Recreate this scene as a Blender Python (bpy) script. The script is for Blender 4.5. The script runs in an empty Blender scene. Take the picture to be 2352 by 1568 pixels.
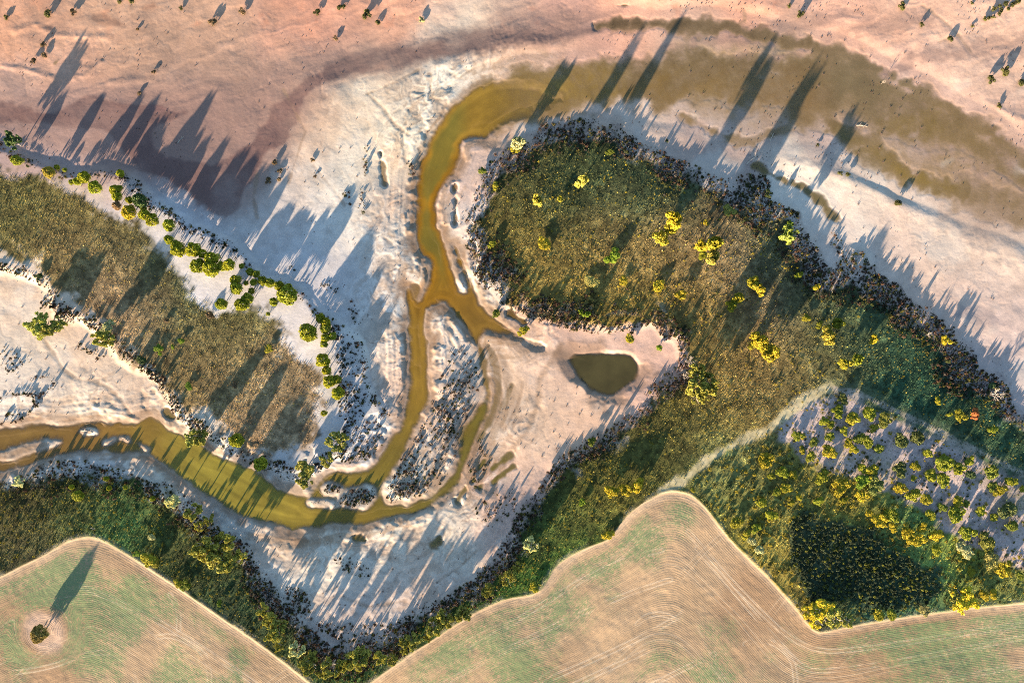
import bpy, math, random
import numpy as np
rng = np.random.default_rng(7)
random.seed(7)
sc = bpy.context.scene
col = sc.collection

# ------------------------------------------------------------------ camera, sky, sun, exposure
S = 0.2                      # metres per survey unit (the picture is 2352 units wide)
W = 2352 * S
H = W * 24.0 / 36.0          # flying height for a 24 mm lens
cam_d = bpy.data.cameras.new('camera'); cam = bpy.data.objects.new('camera', cam_d); col.objects.link(cam)
cam_d.lens = 24; cam_d.sensor_width = 36; cam_d.clip_start = 1; cam_d.clip_end = 20000
cam.location = (0, 0, H); cam.rotation_euler = (0, 0, 0)
sc.camera = cam

SUN_EL = math.radians(9.0)
SH_AZ = math.radians(31.5)   # shadows run up the picture, leaning right by this much
shx, shy = math.sin(SH_AZ), math.cos(SH_AZ)
wd = bpy.data.worlds.new('World'); sc.world = wd; wd.use_nodes = True
nt = wd.node_tree; bgn = nt.nodes['Background']
sky = nt.nodes.new('ShaderNodeTexSky'); sky.sky_type = 'NISHITA'; sky.sun_disc = False
sky.sun_elevation = SUN_EL
sky.sun_rotation = math.atan2(-shx, -shy)
sky.air_density = 1.0; sky.dust_density = 0.4; sky.ozone_density = 2.0
nt.links.new(sky.outputs[0], bgn.inputs[0]); bgn.inputs[1].default_value = 0.078
sd = bpy.data.lights.new('sun', 'SUN'); so = bpy.data.objects.new('sun', sd); col.objects.link(so)
sd.energy = 5.0; sd.angle = math.radians(0.9); sd.color = (1.0, 0.79, 0.56)
from mathutils import Vector
sdir = Vector((shx * math.cos(SUN_EL), shy * math.cos(SUN_EL), -math.sin(SUN_EL)))
so.rotation_euler = sdir.to_track_quat('-Z', 'Y').to_euler()
so.location = (-200, -300, 200)
sc.view_settings.view_transform = 'Standard'
try: sc.view_settings.look = 'None'
except Exception: pass
sc.view_settings.gamma = 1; sc.view_settings.use_curve_mapping = False
sc.view_settings.exposure = 2.5
try:
    sc.cycles.use_denoising = False; sc.cycles.pixel_filter_type = 'BLACKMAN_HARRIS'; sc.cycles.filter_width = 1.0
    sc.cycles.max_bounces = 4; sc.cycles.diffuse_bounces = 2; sc.cycles.transparent_max_bounces = 6
except Exception: pass

KALB = np.array([0.59, 0.615, 0.63])   # share of light from a sunlit level surface

# ------------------------------------------------------------------ survey grid and field helpers
def lin(c):
    c = np.asarray(c, float) / 255.0
    return np.where(c <= 0.04045, c / 12.92, ((c + 0.055) / 1.055) ** 2.4)
def alb(c): return lin(c) * KALB

STEP = 2.4
X0, X1, Y0, Y1 = -170, 2522, -170, 1738
gx = np.arange(X0, X1 + .1, STEP); gy = np.arange(Y0, Y1 + .1, STEP)
NX, NY = len(gx), len(gy)
GX, GY = np.meshgrid(gx, gy)
CS = 4.0                     # coarse lattice for distance fields
cx = np.arange(X0 - 8, X1 + 13, CS); cy = np.arange(Y0 - 8, Y1 + 13, CS)
CX, CY = np.meshgrid(cx, cy)
def bil(a, x, y, x0, y0, st):
    u = np.clip((x - x0) / st, 0, a.shape[1] - 1.001); v = np.clip((y - y0) / st, 0, a.shape[0] - 1.001)
    i = u.astype(np.int32); j = v.astype(np.int32); u = u - i; v = v - j
    if a.ndim == 3: u = u[..., None]; v = v[..., None]
    return (a[j, i] * (1 - u) + a[j, i + 1] * u) * (1 - v) + (a[j + 1, i] * (1 - u) + a[j + 1, i + 1] * u) * v
def up(a): return bil(a, GX, GY, cx[0], cy[0], CS)
def fine(a, x, y): return bil(a, np.asarray(x, float), np.asarray(y, float), X0, Y0, STEP)
def coarse(a, x, y): return bil(a, np.asarray(x, float), np.asarray(y, float), cx[0], cy[0], CS)
def segd(pts, X, Y, closed):
    P = np.asarray(pts, float); d2 = np.full(X.shape, 1e12)
    n = len(P)
    for k in range(n if closed else n - 1):
        a = P[k]; b = P[(k + 1) % n]; e = b - a; L = max(e @ e, 1e-9)
        t = np.clip(((X - a[0]) * e[0] + (Y - a[1]) * e[1]) / L, 0, 1)
        dx = X - a[0] - t * e[0]; dy = Y - a[1] - t * e[1]
        np.minimum(d2, dx * dx + dy * dy, out=d2)
    return np.sqrt(d2)
def inside(pts, X, Y):
    P = np.asarray(pts, float); r = np.zeros(X.shape, bool); n = len(P)
    for k in range(n):
        a = P[k]; b = P[(k + 1) % n]
        if a[1] == b[1]: continue
        c = ((a[1] > Y) != (b[1] > Y)) & (X < (b[0] - a[0]) * (Y - a[1]) / (b[1] - a[1]) + a[0])
        r ^= c
    return r
def smooth_poly(pts, it=1):
    P = [tuple(p) for p in pts]
    for _ in range(it):
        Q = []
        for k in range(len(P)):
            a = P[k]; b = P[(k + 1) % len(P)]
            Q.append((a[0] * .75 + b[0] * .25, a[1] * .75 + b[1] * .25)); Q.append((a[0] * .25 + b[0] * .75, a[1] * .25 + b[1] * .75))
        P = Q
    return P
def smooth_line(pts, it=2):
    P = [tuple(p) for p in pts]
    for _ in range(it):
        Q = [P[0]]
        for a, b in zip(P[:-1], P[1:]): Q += [(a[0] * .75 + b[0] * .25, a[1] * .75 + b[1] * .25), (a[0] * .25 + b[0] * .75, a[1] * .25 + b[1] * .75)]
        P = Q + [P[-1]]
    return P
def sdfc(pts, it=1):
    """signed distance (negative inside) on the coarse lattice; computed near the polygon only"""
    P = smooth_poly(pts, it); A = np.asarray(P)
    out = np.full(CX.shape, 150.0)
    j0 = max(0, int((A[:, 1].min() - 150 - cy[0]) / CS)); j1 = min(len(cy), int((A[:, 1].max() + 150 - cy[0]) / CS) + 2)
    i0 = max(0, int((A[:, 0].min() - 150 - cx[0]) / CS)); i1 = min(len(cx), int((A[:, 0].max() + 150 - cx[0]) / CS) + 2)
    if j1 <= j0 or i1 <= i0: return out
    X = CX[j0:j1, i0:i1]; Y = CY[j0:j1, i0:i1]
    d = segd(P, X, Y, True)
    out[j0:j1, i0:i1] = np.where(inside(P, X, Y), -d, np.minimum(d, 150))
    return out
def linec(pts, far=120):
    A = np.asarray(pts, float); out = np.full(CX.shape, float(far))
    j0 = max(0, int((A[:, 1].min() - far - cy[0]) / CS)); j1 = min(len(cy), int((A[:, 1].max() + far - cy[0]) / CS) + 2)
    i0 = max(0, int((A[:, 0].min() - far - cx[0]) / CS)); i1 = min(len(cx), int((A[:, 0].max() + far - cx[0]) / CS) + 2)
    if j1 <= j0 or i1 <= i0: return out
    out[j0:j1, i0:i1] = np.minimum(far, segd(pts, CX[j0:j1, i0:i1], CY[j0:j1, i0:i1], False))
    return out
def ss(a, b, x):
    t = np.clip((x - a) / (b - a), 0, 1); return t * t * (3 - 2 * t)
def blur(a, r, n=2):
    for _ in range(n):
        for ax in (0, 1):
            p = np.pad(a, [(r + 1, r) if k == ax else (0, 0) for k in (0, 1)], mode='edge')
            c = np.cumsum(p, axis=ax)
            a = (np.take(c, range(2 * r + 1, c.shape[ax]), axis=ax) - np.take(c, range(0, c.shape[ax] - 2 * r - 1), axis=ax)) / (2 * r + 1)
    return a
def bsm(coords, c0, per):
    """cubic B-spline interpolation matrix onto a lattice of the given period"""
    u = (coords - c0) / per + 2; i = np.floor(u).astype(int); f = u - i
    n = i.max() + 4; M = np.zeros((len(coords), n)); r = np.arange(len(coords))
    M[r, i - 1] += (1 - f) ** 3 / 6; M[r, i] += (3 * f ** 3 - 6 * f ** 2 + 4) / 6
    M[r, i + 1] += (-3 * f ** 3 + 3 * f ** 2 + 3 * f + 1) / 6; M[r, i + 2] += f ** 3 / 6
    return M
def noise(px, py=None):
    A = bsm(gy, Y0, py or px); B = bsm(gx, X0, px)
    R = rng.standard_normal((A.shape[1], B.shape[1])).astype(np.float32)
    return (A.astype(np.float32) @ R @ B.astype(np.float32).T) * 1.6
def fbm(p, o=4, g=.5):
    a = 0; w = 1; t = 0
    for k in range(o):
        if p / 2 ** k < STEP: break
        a = a + w * noise(p / 2 ** k); t += w * w; w *= g
    return a / math.sqrt(t)
TN = 1024
def mktile():
    a = np.zeros((TN, TN)); w = 1.
    for cells in (32, 64, 128, 256):
        R = rng.standard_normal((cells, cells)); M = np.zeros((TN, cells))
        u = np.arange(TN) * cells / TN; i = np.floor(u).astype(int); f = u - i; r = np.arange(TN)
        M[r, (i - 1) % cells] += (1 - f) ** 3 / 6; M[r, i % cells] += (3 * f ** 3 - 6 * f ** 2 + 4) / 6
        M[r, (i + 1) % cells] += (-3 * f ** 3 + 3 * f ** 2 + 3 * f + 1) / 6; M[r, (i + 2) % cells] += f ** 3 / 6
        a += w * (M @ R @ M.T) * 1.6; w *= .55
    return (a / 1.2).astype(np.float32)
TILE = mktile()
def tile(u, v):
    """noise with unit-size features at arbitrary coordinates"""
    u = np.mod(u * 32, TN); v = np.mod(v * 32, TN); i = u.astype(np.int32) % TN; j = v.astype(np.int32) % TN
    fu = u - np.floor(u); fv = v - np.floor(v); i1 = (i + 1) % TN; j1 = (j + 1) % TN
    return (TILE[j, i] * (1 - fu) + TILE[j, i1] * fu) * (1 - fv) + (TILE[j1, i] * (1 - fu) + TILE[j1, i1] * fu) * fv
def rbf(pts, sig):
    A = np.array([p[:2] for p in pts], float); C = np.array([lin(p[2]) for p in pts])
    st = 16.0; X = np.arange(X0 - 8, X1 + 40, st); Y = np.arange(Y0 - 8, Y1 + 40, st)
    xx, yy = np.meshgrid(X, Y); num = 0; den = 0
    for a, c in zip(A, C):
        d2 = (xx - a[0]) ** 2 + (yy - a[1]) ** 2
        w = np.exp(-d2 / (2 * sig * sig)) + 1e-5 / (1 + d2 / 1e4)
        num = num + w[..., None] * c; den = den + w
    f = num / den[..., None]
    return lambda x, y: bil(f, x, y, X[0], Y[0], st)
def mixc(a, b, m): return a * (1 - m[..., None]) + b * m[..., None]
def wxy(x, y): return (np.asarray(x) - 1176) * S, (784 - np.asarray(y)) * S

# ------------------------------------------------------------------ survey: outlines in survey units
RIVER = [(1104,190),(1071,213),(1037,240),(1011,273),(987,300),(971,350),(957,393),(956,450),(952,522),(957,550),(966,586),(984,590),(989,625),(984,648),(972,665),(964,697),(951,682),(938,658),(930,668),(934,705),(944,735),(937,756),(941,796),(941,840),(939,890),(931,940),(917,986),(897,1003),(877,1045),(852,1075),(815,1083),(784,1085),(763,1082),(740,1095),(720,1118),(707,1142),(690,1141),(667,1132),(633,1118),(617,1108),(593,1085),(547,1065),(510,1048),(480,1038),(463,1023),(430,1003),(400,990),(377,980),(353,960),(330,963),(293,973),(240,966),(187,970),(133,976),(83,970),(27,980),(-260,1000),(-260,1130),(0,1085),(53,1072),(100,1058),(140,1048),(183,1040),(233,1041),(333,1041),(353,1052),(377,1075),(410,1095),(443,1122),(477,1142),(520,1168),(560,1192),(593,1198),(627,1205),(660,1215),(727,1217),(750,1208),(784,1203),(817,1208),(857,1202),(894,1188),(941,1185),(964,1178),(997,1165),(1017,1138),(1047,1122),(1064,1085),(1074,1058),(1081,1040),(1097,990),(1117,960),(1127,933),(1129,896),(1120,888),(1104,923),(1084,950),(1061,1003),(1054,1045),(1051,1058),(1041,1088),(1017,1115),(991,1135),(964,1148),(941,1158),(911,1160),(887,1162),(877,1145),(877,1128),(887,1102),(907,1075),(917,1052),(937,1016),(957,983),(971,950),(984,923),(984,890),(981,840),(981,790),(974,750),(977,712),(995,698),(1018,690),(1037,710),(1051,736),(1071,756),(1084,783),(1098,802),(1104,770),(1112,760),(1140,766),(1190,770),(1170,752),(1154,741),(1137,726),(1117,710),(1104,696),(1097,670),(1080,632),(1060,590),(1046,563),(1040,565),(1050,605),(1062,640),(1072,668),(1062,668),(1051,650),(1041,623),(1031,590),(1017,556),(1011,523),(1006,522),(1004,473),(1011,440),(1031,410),(1047,380),(1061,353),(1064,330),(1084,317),(1121,318),(1137,300),(1171,280),(1201,273),(1224,267),(1257,250),(1310,225),(1250,180),(1157,176)]
ISLANDS = [
 [(-200,1060),(0,1038),(67,1016),(117,1012),(142,1014),(115,1025),(67,1043),(30,1056),(-200,1085)],
 [(743,1112),(760,1107),(778,1112),(785,1125),(770,1138),(745,1140),(735,1128)],
 [(779,1140),(800,1122),(830,1117),(855,1120),(866,1138),(860,1155),(835,1168),(805,1169),(772,1160)],
 [(704,1149),(740,1147),(778,1158),(775,1167),(740,1164),(706,1157)],
 [(175,991),(190,985),(207,986),(218,990),(205,997),(185,996)],
 [(268,1008),(280,1003),(296,1012),(285,1016)], [(313,1020),(322,1017),(342,1035),(332,1038)],
 [(232,1020),(245,1012),(258,1008),(262,1013),(245,1022)]]
POND = [(1307,816),(1344,811),(1401,805),(1447,810),(1464,823),(1474,843),(1467,866),(1444,886),(1417,906),(1401,911),(1364,903),(1337,883),(1321,853)]
SHALLOW = [(1085,240),(1110,194),(1157,172),(1227,163),(1284,157),(1351,147),(1401,143),(1480,152),(1568,140),(1635,130),(1701,137),(1768,147),(1801,147),(1821,133),(1851,123),(1901,120),(1968,133),(2020,160),(2075,195),(2140,236),(2190,262),(2240,296),(2300,345),(2290,370),(2200,330),(2120,312),(2060,290),(1990,272),(1940,250),(1918,258),(1925,285),(1945,303),(1921,293),(1888,284),(1845,277),(1801,247),(1781,227),(1701,220),(1635,217),(1568,222),(1534,240),(1484,240),(1437,238),(1357,240),(1304,243),(1257,252),(1224,269),(1171,282),(1125,305)]
SHALLOW_LINES = [  # points, half width, strength
 ([(1384,55),(1470,51),(1568,55),(1668,64),(1755,81),(1835,100),(1901,118),(1968,134),(2035,161),(2088,194),(2151,233),(2201,261)], 14, .85),
 ([(2201,261),(2268,300),(2318,335),(2400,400),(2500,480)], 16, .7), ([(2151,235),(2230,300),(2280,360),(2352,410),(2450,470)], 14, .6),
 ([(1921,288),(1985,327),(2035,367),(2088,398),(2151,423),(2215,440)], 19, .95), ([(2215,440),(2300,470),(2420,520)], 30, .45),
 ([(1731,377),(1768,397),(1818,417),(1861,437),(1895,467),(1925,500)], 8, .95),
 ([(1695,330),(1740,318),(1790,300),(1840,285)], 7, .5), ([(1568,262),(1620,290),(1690,320)], 9, .5),
 ([(1100,795),(1110,830),(1114,868),(1121,900)], 5, .75), ([(1120,790),(1140,845),(1146,900),(1128,960),(1100,1012)], 5, .45), ([(1180,770),(1240,795)], 8, .2), ([(958,660),(946,690),(950,730)], 6, .8), ([(1083,1110),(1095,1085),(1111,1060)], 5, 1), ([(1131,1078),(1150,1062),(1171,1048)], 6, 1), ([(1131,1106),(1155,1090),(1178,1072)], 5, 1), ([(1100,1120),(1120,1105)],5,.9),
 ([(1063,1010),(1075,985),(1092,955)], 6, 1), ([(1050,1150),(1068,1120)],5,.8),
 ([(873,350),(876,380),(882,420)], 5, .5), ([(1043,430),(1046,460),(1044,510)], 6, .6),
 ([(1170,718),(1192,735),(1206,740)], 6, 1), ([(815,1237),(838,1241)], 5, 1), ([(996,1252),(1006,1246)], 6, 1), ([(380,945),(388,958)], 6, 1), ([(1420,9),(1450,9)], 4, 1), ([(1150,940),(1165,915),(1175,885)],3,.45)]
MEADOW_L = [(-250,330),(0,393),(67,408),(150,427),(200,463),(233,495),(300,523),(333,556),(367,580),(390,616),(433,656),(467,696),(493,723),(550,712),(600,722),(632,752),(655,785),(690,818),(722,850),(738,895),(734,960),(702,1018),(640,1045),(575,1042),(533,995),(483,972),(433,932),(400,900),(333,838),(283,792),(262,756),(217,723),(167,688),(133,661),(83,611),(33,581),(0,563),(-250,480)]
TERR_L = [(-250,280),(0,330),(60,362),(130,388),(190,398),(255,390),(300,398),(335,440),(400,485),(455,520),(525,552),(570,605),(620,632),(680,655),(715,705),(784,735),(835,775),(850,820),(845,870),(872,910),(895,950),(870,985),(830,1010),(800,1060),(757,1070),(720,1095),(690,1112),(650,1098),(600,1073),(545,1050),(500,1026),(465,1006),(430,985),(400,950),(370,895),(325,850),(268,815),(235,775),(170,735),(128,735),(112,690),(105,655),(60,640),(15,625),(-250,560)]
VEG_R = [(2650,1100),(2420,985),(2352,940),(2330,916),(2328,883),(2285,856),(2251,856),(2241,813),(2195,780),(2178,750),(2135,713),(2088,680),(2048,640),(2008,620),(1991,585),(1950,570),(1925,600),(1898,613),(1888,583),(1862,540),(1845,522),(1851,483),(1811,465),(1770,465),(1768,440),(1761,410),(1728,400),(1697,410),(1695,443),(1661,417),(1618,383),(1585,363),(1551,360),(1517,343),(1484,333),(1464,317),(1437,297),(1404,283),(1351,279),(1284,283),(1234,297),(1217,310),(1180,317),(1171,340),(1121,367),(1111,410),(1094,433),(1084,473),(1067,500),(1064,523),(1071,566),(1074,606),(1084,633),(1098,652),(1134,674),(1161,710),(1190,722),(1227,736),(1284,746),(1351,750),(1401,753),(1451,746),(1514,752),(1524,783),(1552,790),(1563,815),(1561,840),(1534,866),(1494,885),(1480,915),(1451,950),(1401,976),(1351,1006),(1304,1045),(1267,1065),(1247,1095),(1214,1138),(1180,1180),(1167,1205),(1151,1245),(1121,1285),(1081,1328),(1034,1352),(1011,1372),(951,1405),(911,1432),(851,1462),(800,1480),(767,1478),(733,1458),(693,1422),(653,1378),(633,1345),(593,1298),(563,1245),(517,1205),(467,1185),(433,1155),(383,1115),(350,1102),(283,1080),(213,1066),(117,1070),(67,1090),(0,1107),(-260,1150),(-260,1950),(2650,1950)]
FIELD_L = [(-260,1430),(0,1325),(50,1298),(100,1275),(150,1243),(187,1232),(213,1231),(240,1241),(277,1262),(333,1298),(393,1338),(467,1388),(533,1435),(600,1482),(667,1532),(712,1570),(950,1760),(950,1950),(-260,1950)]
FIELD_R = [(560,1790),(851,1567),(917,1518),(984,1475),(1051,1428),(1117,1392),(1167,1373),(1217,1367),(1241,1357),(1257,1335),(1274,1302),(1304,1278),(1351,1255),(1401,1237),(1417,1212),(1444,1178),(1477,1152),(1517,1132),(1550,1126),(1580,1132),(1600,1145),(1621,1165),(1651,1205),(1685,1248),(1735,1295),(1785,1345),(1828,1395),(1855,1432),(1878,1452),(1901,1450),(1968,1435),(2068,1418),(2168,1405),(2268,1392),(2352,1385),(2650,1350),(2650,1950),(560,1950)]
GROVE = [(1572,1112),(1628,1062),(1700,1025),(1768,998),(1810,955),(1860,922),(1905,895),(1968,906),(2035,938),(2135,985),(2235,1034),(2352,1092),(2650,1240),(2650,1345),(2352,1382),(2268,1389),(2068,1414),(1901,1445),(1878,1447),(1830,1390),(1735,1290),(1650,1200),(1600,1140)]
LILAC = [(1770,1000),(1810,958),(1860,926),(1905,898),(1968,909),(2035,941),(2135,988),(2235,1037),(2352,1095),(2650,1245),(2650,1340),(2352,1330),(2300,1300),(2230,1265),(2160,1212),(2080,1165),(2000,1112),(1930,1085),(1840,1062)]
THICKET = [(1808,1168),(1868,1158),(1901,1188),(1961,1192),(2001,1225),(2051,1262),(2088,1275),(2128,1298),(2158,1308),(2175,1345),(2135,1385),(2068,1398),(1968,1378),(1901,1380),(1858,1365),(1831,1325),(1811,1272),(1801,1225)]
TRACK = [(1520,1128),(1568,1102),(1628,1052),(1701,1012),(1768,985),(1805,950),(1851,916),(1901,889)]
TRACK2 = [(1905,890),(1968,902),(2035,934),(2135,981),(2235,1030),(2352,1088),(2560,1190)]
WET = [
 ([(-200,195),(100,215),(250,190),(450,195),(640,140),(784,105),(1000,75),(1250,60),(1260,105),(1000,148),(784,190),(720,235),(650,390),(560,505),(470,490),(300,390),(0,310),(-200,300)], (164,130,118), 36, .85),
 ([(784,133),(733,160),(683,200),(633,233),(610,273),(580,310),(553,337),(500,377),(433,367),(365,350),(347,307),(350,293),(400,277),(443,252),(387,247),(367,233),(300,240),(267,227),(240,230),(227,220),(183,223),(150,253),(60,243),(0,230),(-200,215),(-200,290),(0,283),(133,283),(233,293),(260,310),(283,363),(333,393),(400,430),(467,477),(500,493),(527,493),(547,463),(567,423),(593,397),(627,353),(663,317),(663,293),(693,243),(703,217),(733,193),(784,177)], (132,101,95), 6.0, .92),
 ([(740,150),(784,130),(851,110),(951,98),(1051,67),(1184,63),(1284,68),(1400,52),(1430,62),(1300,92),(1251,104),(1167,106),(1117,120),(1031,133),(951,150),(851,170),(784,180),(745,187)], (130,104,98), 13, .95),
 ([(200,35),(250,36),(290,50),(300,60),(270,62),(215,48)], (150,112,95), 6, .8), ([(340,0),(370,10),(355,25),(320,22)], (160,115,95), 8, .7),
 ([(100,58),(125,62),(110,68)], (150,110,95), 5, .7), ([(320,240),(365,236),(388,247),(380,258),(340,256)], (150,112,105), 2, .8), ([(110,145),(137,130),(130,145),(117,151)], (140,115,80), 3, .8),
 ([(2195,265),(2230,290),(2215,280)], (130,105,85), 3, .8),
 ([(2170,730),(2230,690),(2352,745),(2352,775),(2250,735)], (165,150,150), 10, .7)]
RIDGES = [  # points, half width, height
 ([(1770,362),(1850,380),(1930,402),(2045,440)], 13, .55), ([(2045,440),(2130,490),(2250,560),(2400,640)], 25, .4),
 ([(875,620),(900,680),(925,760),(930,830)], 14, .4), ([(1000,150),(1040,140),(1050,165)], 10, .6), ([(955,400),(945,330),(990,255),(1030,215)], 11, .45),
 ([(30,70),(80,58),(130,80),(250,85)], 8, .35), ([(0,150),(60,160),(130,180),(190,175),(230,140)], 7, .4), ([(250,190),(300,185),(340,180)], 8, .3),
 ([(1120,790),(1180,840),(1200,890)], 10, .35), ([(1020,1220),(950,1235),(880,1230)], 12, .35), ([(780,1320),(850,1355),(930,1345)], 14, .4),
 ([(190,950),(230,935),(290,960)], 9, .5), ([(2270,235),(2310,255),(2352,275)], 9, .5)]
GULLIES = [
 ([(93,773),(127,823),(143,850),(173,870),(213,876),(247,890),(277,923),(300,958)], 5, .35),
 ([(650,205),(700,300),(660,420)], 4, .1), ([(604,1222),(620,1250),(650,1290)], 4, .3), ([(660,1220),(667,1250)], 3, .25),
 ([(1290,790),(1240,870),(1235,930),(1210,990),(1170,1040)], 10, .25), ([(1150,775),(1200,800),(1260,810),(1310,820)], 14, .2), ([(1200,880),(1190,930),(1160,985)], 5, .3),
 ([(720,380),(760,430),(790,470)], 5, .15), ([(590,400),(580,450),(590,500)], 6, .15), ([(845,215),(880,250),(910,290),(940,310)], 5, .5), ([(2120,10),(2170,45),(2205,80),(2235,120)], 4, .25), ([(2205,78),(2160,95)], 4, .2),
 ([(1710,20),(1715,50),(1750,70),(1810,75)], 4, .3), ([(600,1390),(650,1420),(700,1440)], 4, .2), ([(960,160),(880,200),(840,215)], 4, .3), ([(1000,1340),(1060,1300),(1095,1265)], 4, .2), ([(790,1375),(850,1395),(930,1380)], 6, .25)]
SHRUB_POLYS = [  # outline, density
 ([(1030,780),(1055,800),(1080,830),(1100,860),(1105,880),(1085,930),(1060,1000),(1040,1080),(1000,1120),(960,1140),(900,1155),(882,1140),(890,1105),(930,1050),(975,960),(1000,915),(1020,890),(1010,870),(1030,830)], .46),
 ([(784,765),(845,795),(838,850),(862,900),(905,950),(890,970),(840,930),(850,985),(880,1010),(870,1040),(800,1080),(760,1060),(784,1000),(790,900)], .55),
 (ISLANDS[1], 1.0), (ISLANDS[2], .9), (ISLANDS[3], .8),
 ([(110,1080),(150,1062),(230,1062),(330,1090),(380,1115),(430,1160),(380,1165),(250,1125),(150,1135),(60,1125),(0,1135),(0,1110)], .75),
 ([(784,1275),(830,1290),(858,1320),(830,1330),(790,1310),(760,1290)], .6), ([(640,1340),(700,1350),(724,1390),(700,1425),(660,1400)], .55),
 ([(700,1410),(760,1440),(850,1440),(890,1420),(880,1450),(800,1480),(740,1465)], .5),
 ([(0,960),(30,930),(60,960),(40,975),(0,985)], .4), ([(0,800),(50,815),(60,850),(20,870),(0,850)], .35),
 ([(800,680),(825,690),(836,730),(820,770),(805,740)], .45), ([(1080,700),(1110,680),(1160,715),(1150,730)], .25),
 ([(1070,1015),(1110,1000),(1130,1080),(1090,1130),(1070,1100)], .3), ([(1090,1180),(1130,1140),(1180,1120),(1200,1150),(1160,1205),(1110,1215)], .35),
 ([(990,560),(1030,585),(1060,650),(1045,655),(1020,600)], .2), ([(725,650),(745,645),(755,660),(735,668)], .6), ([(640,600),(670,610),(685,625),(655,620)], .6), ([(735,650),(770,640),(775,670),(745,672)], .6)]
SHRUB_LINES = [  # points, half width, density
 ([(0,916),(20,906),(67,906),(90,913),(73,940),(33,966),(0,980)], 7, .9), ([(50,890),(70,870),(110,866),(122,883),(107,900),(80,905)], 5, .9), ([(130,940),(150,910),(170,915)], 6, .4),
 ([(842,335),(838,400)], 6, .55), ([(825,440),(836,505)], 6, .55), ([(940,375),(945,400)], 5, .6), ([(796,450),(800,465)], 10, .5), ([(370,480),(420,515),(470,540),(520,562)], 16, .7), ([(5,340),(60,370),(130,398),(190,420)], 14, .45),
 ([(270,395),(300,415),(320,450),(350,480)], 16, .55), ([(735,720),(775,760),(790,850),(785,950)], 14, .5), ([(1090,830),(1085,900),(1060,990)], 14, .3),
 ([(180,795),(225,815)], 14, .5), ([(100,700),(140,705),(160,730)], 18, .9), ([(1915,540),(1935,580),(1950,620)], 12, .7), ([(1150,345),(1120,385)], 10, .3), ([(1570,790),(1560,850)], 10, .6)]

SAND = [(60,30,(236,172,138)),(250,40,(222,172,142)),(500,60,(218,169,140)),(700,20,(236,164,134)),(900,40,(236,172,142)),(150,150,(226,170,142)),(400,150,(190,150,128)),(600,150,(188,150,130)),(500,250,(180,144,128)),(400,230,(184,146,130)),(600,220,(180,144,128)),(650,80,(216,162,138)),(750,130,(196,153,136)),(100,260,(202,164,152)),(50,300,(198,168,160)),(150,330,(205,175,165)),(300,330,(192,156,144)),(450,330,(178,144,132)),(150,290,(188,154,142)),
 (700,300,(228,190,162)),(750,250,(232,198,170)),(650,450,(220,200,186)),(560,520,(222,208,200)),(820,250,(250,228,200)),(950,200,(252,236,213)),(1030,150,(253,240,222)),(800,400,(240,227,208)),(750,500,(238,228,216)),(850,550,(240,227,212)),(900,700,(245,231,213)),(850,650,(226,218,215)),(920,600,(232,209,186)),(650,560,(225,215,212)),(760,640,(225,214,212)),
 (900,350,(240,222,194)),(940,450,(216,188,168)),(1100,130,(226,193,168)),(1200,110,(216,178,158)),(1300,60,(222,168,148)),(1500,20,(246,180,150)),(1700,30,(244,176,146)),(1600,90,(206,177,158)),(1800,110,(206,173,153)),(1900,60,(248,188,160)),(2100,60,(252,196,166)),(2300,60,(252,200,170)),(2200,150,(248,202,176)),(2100,180,(226,178,158)),(2300,250,(236,193,168)),(2330,300,(226,183,160)),
 (1800,250,(188,165,150)),(1650,270,(197,174,159)),(1700,300,(202,178,164)),(1950,260,(206,174,163)),(2050,280,(192,160,150)),(2150,330,(192,160,148)),(2250,450,(180,150,134)),(2300,500,(187,154,134)),(2050,330,(216,188,168)),(1850,370,(240,222,203)),(2000,430,(246,223,200)),(2100,500,(236,203,178)),(2200,560,(240,212,188)),(2050,560,(236,207,188)),(2200,640,(226,193,174)),(2300,700,(226,193,174)),(2300,600,(232,208,188)),(2330,800,(212,188,178)),(1600,330,(217,188,173)),(1500,290,(226,198,178)),(1300,260,(217,188,168)),(1150,320,(217,184,164)),(1080,450,(222,193,178)),(1950,500,(235,212,195)),
 (1030,750,(236,217,198)),(1000,800,(228,199,179)),(1180,850,(228,199,175)),(1250,900,(228,194,169)),(1280,780,(238,194,169)),(1450,770,(240,199,174)),(1500,820,(228,184,164)),(1300,960,(236,194,164)),(1200,1000,(228,199,169)),(1200,1080,(228,189,169)),(1150,1150,(228,189,169)),(1000,1200,(240,222,198)),(900,1230,(245,227,203)),(800,1250,(240,227,207)),(700,1230,(240,222,198)),(950,1330,(236,207,187)),(850,1380,(228,203,187)),(640,1260,(240,217,197)),(1060,980,(225,200,180)),
 (60,700,(245,213,184)),(150,800,(240,207,179)),(250,880,(240,207,179)),(330,930,(245,213,184)),(50,820,(240,222,203)),(200,930,(245,227,203)),(100,930,(238,222,207)),(120,1060,(236,217,197)),(350,1060,(240,222,198)),(500,1180,(228,217,207)),(220,1075,(225,215,210)),
 (350,560,(232,222,220)),(500,680,(234,222,218)),(620,740,(236,224,220)),(680,800,(234,222,216)),(450,640,(234,224,220)),(750,1000,(215,205,200)),(400,520,(225,215,215))]
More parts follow.
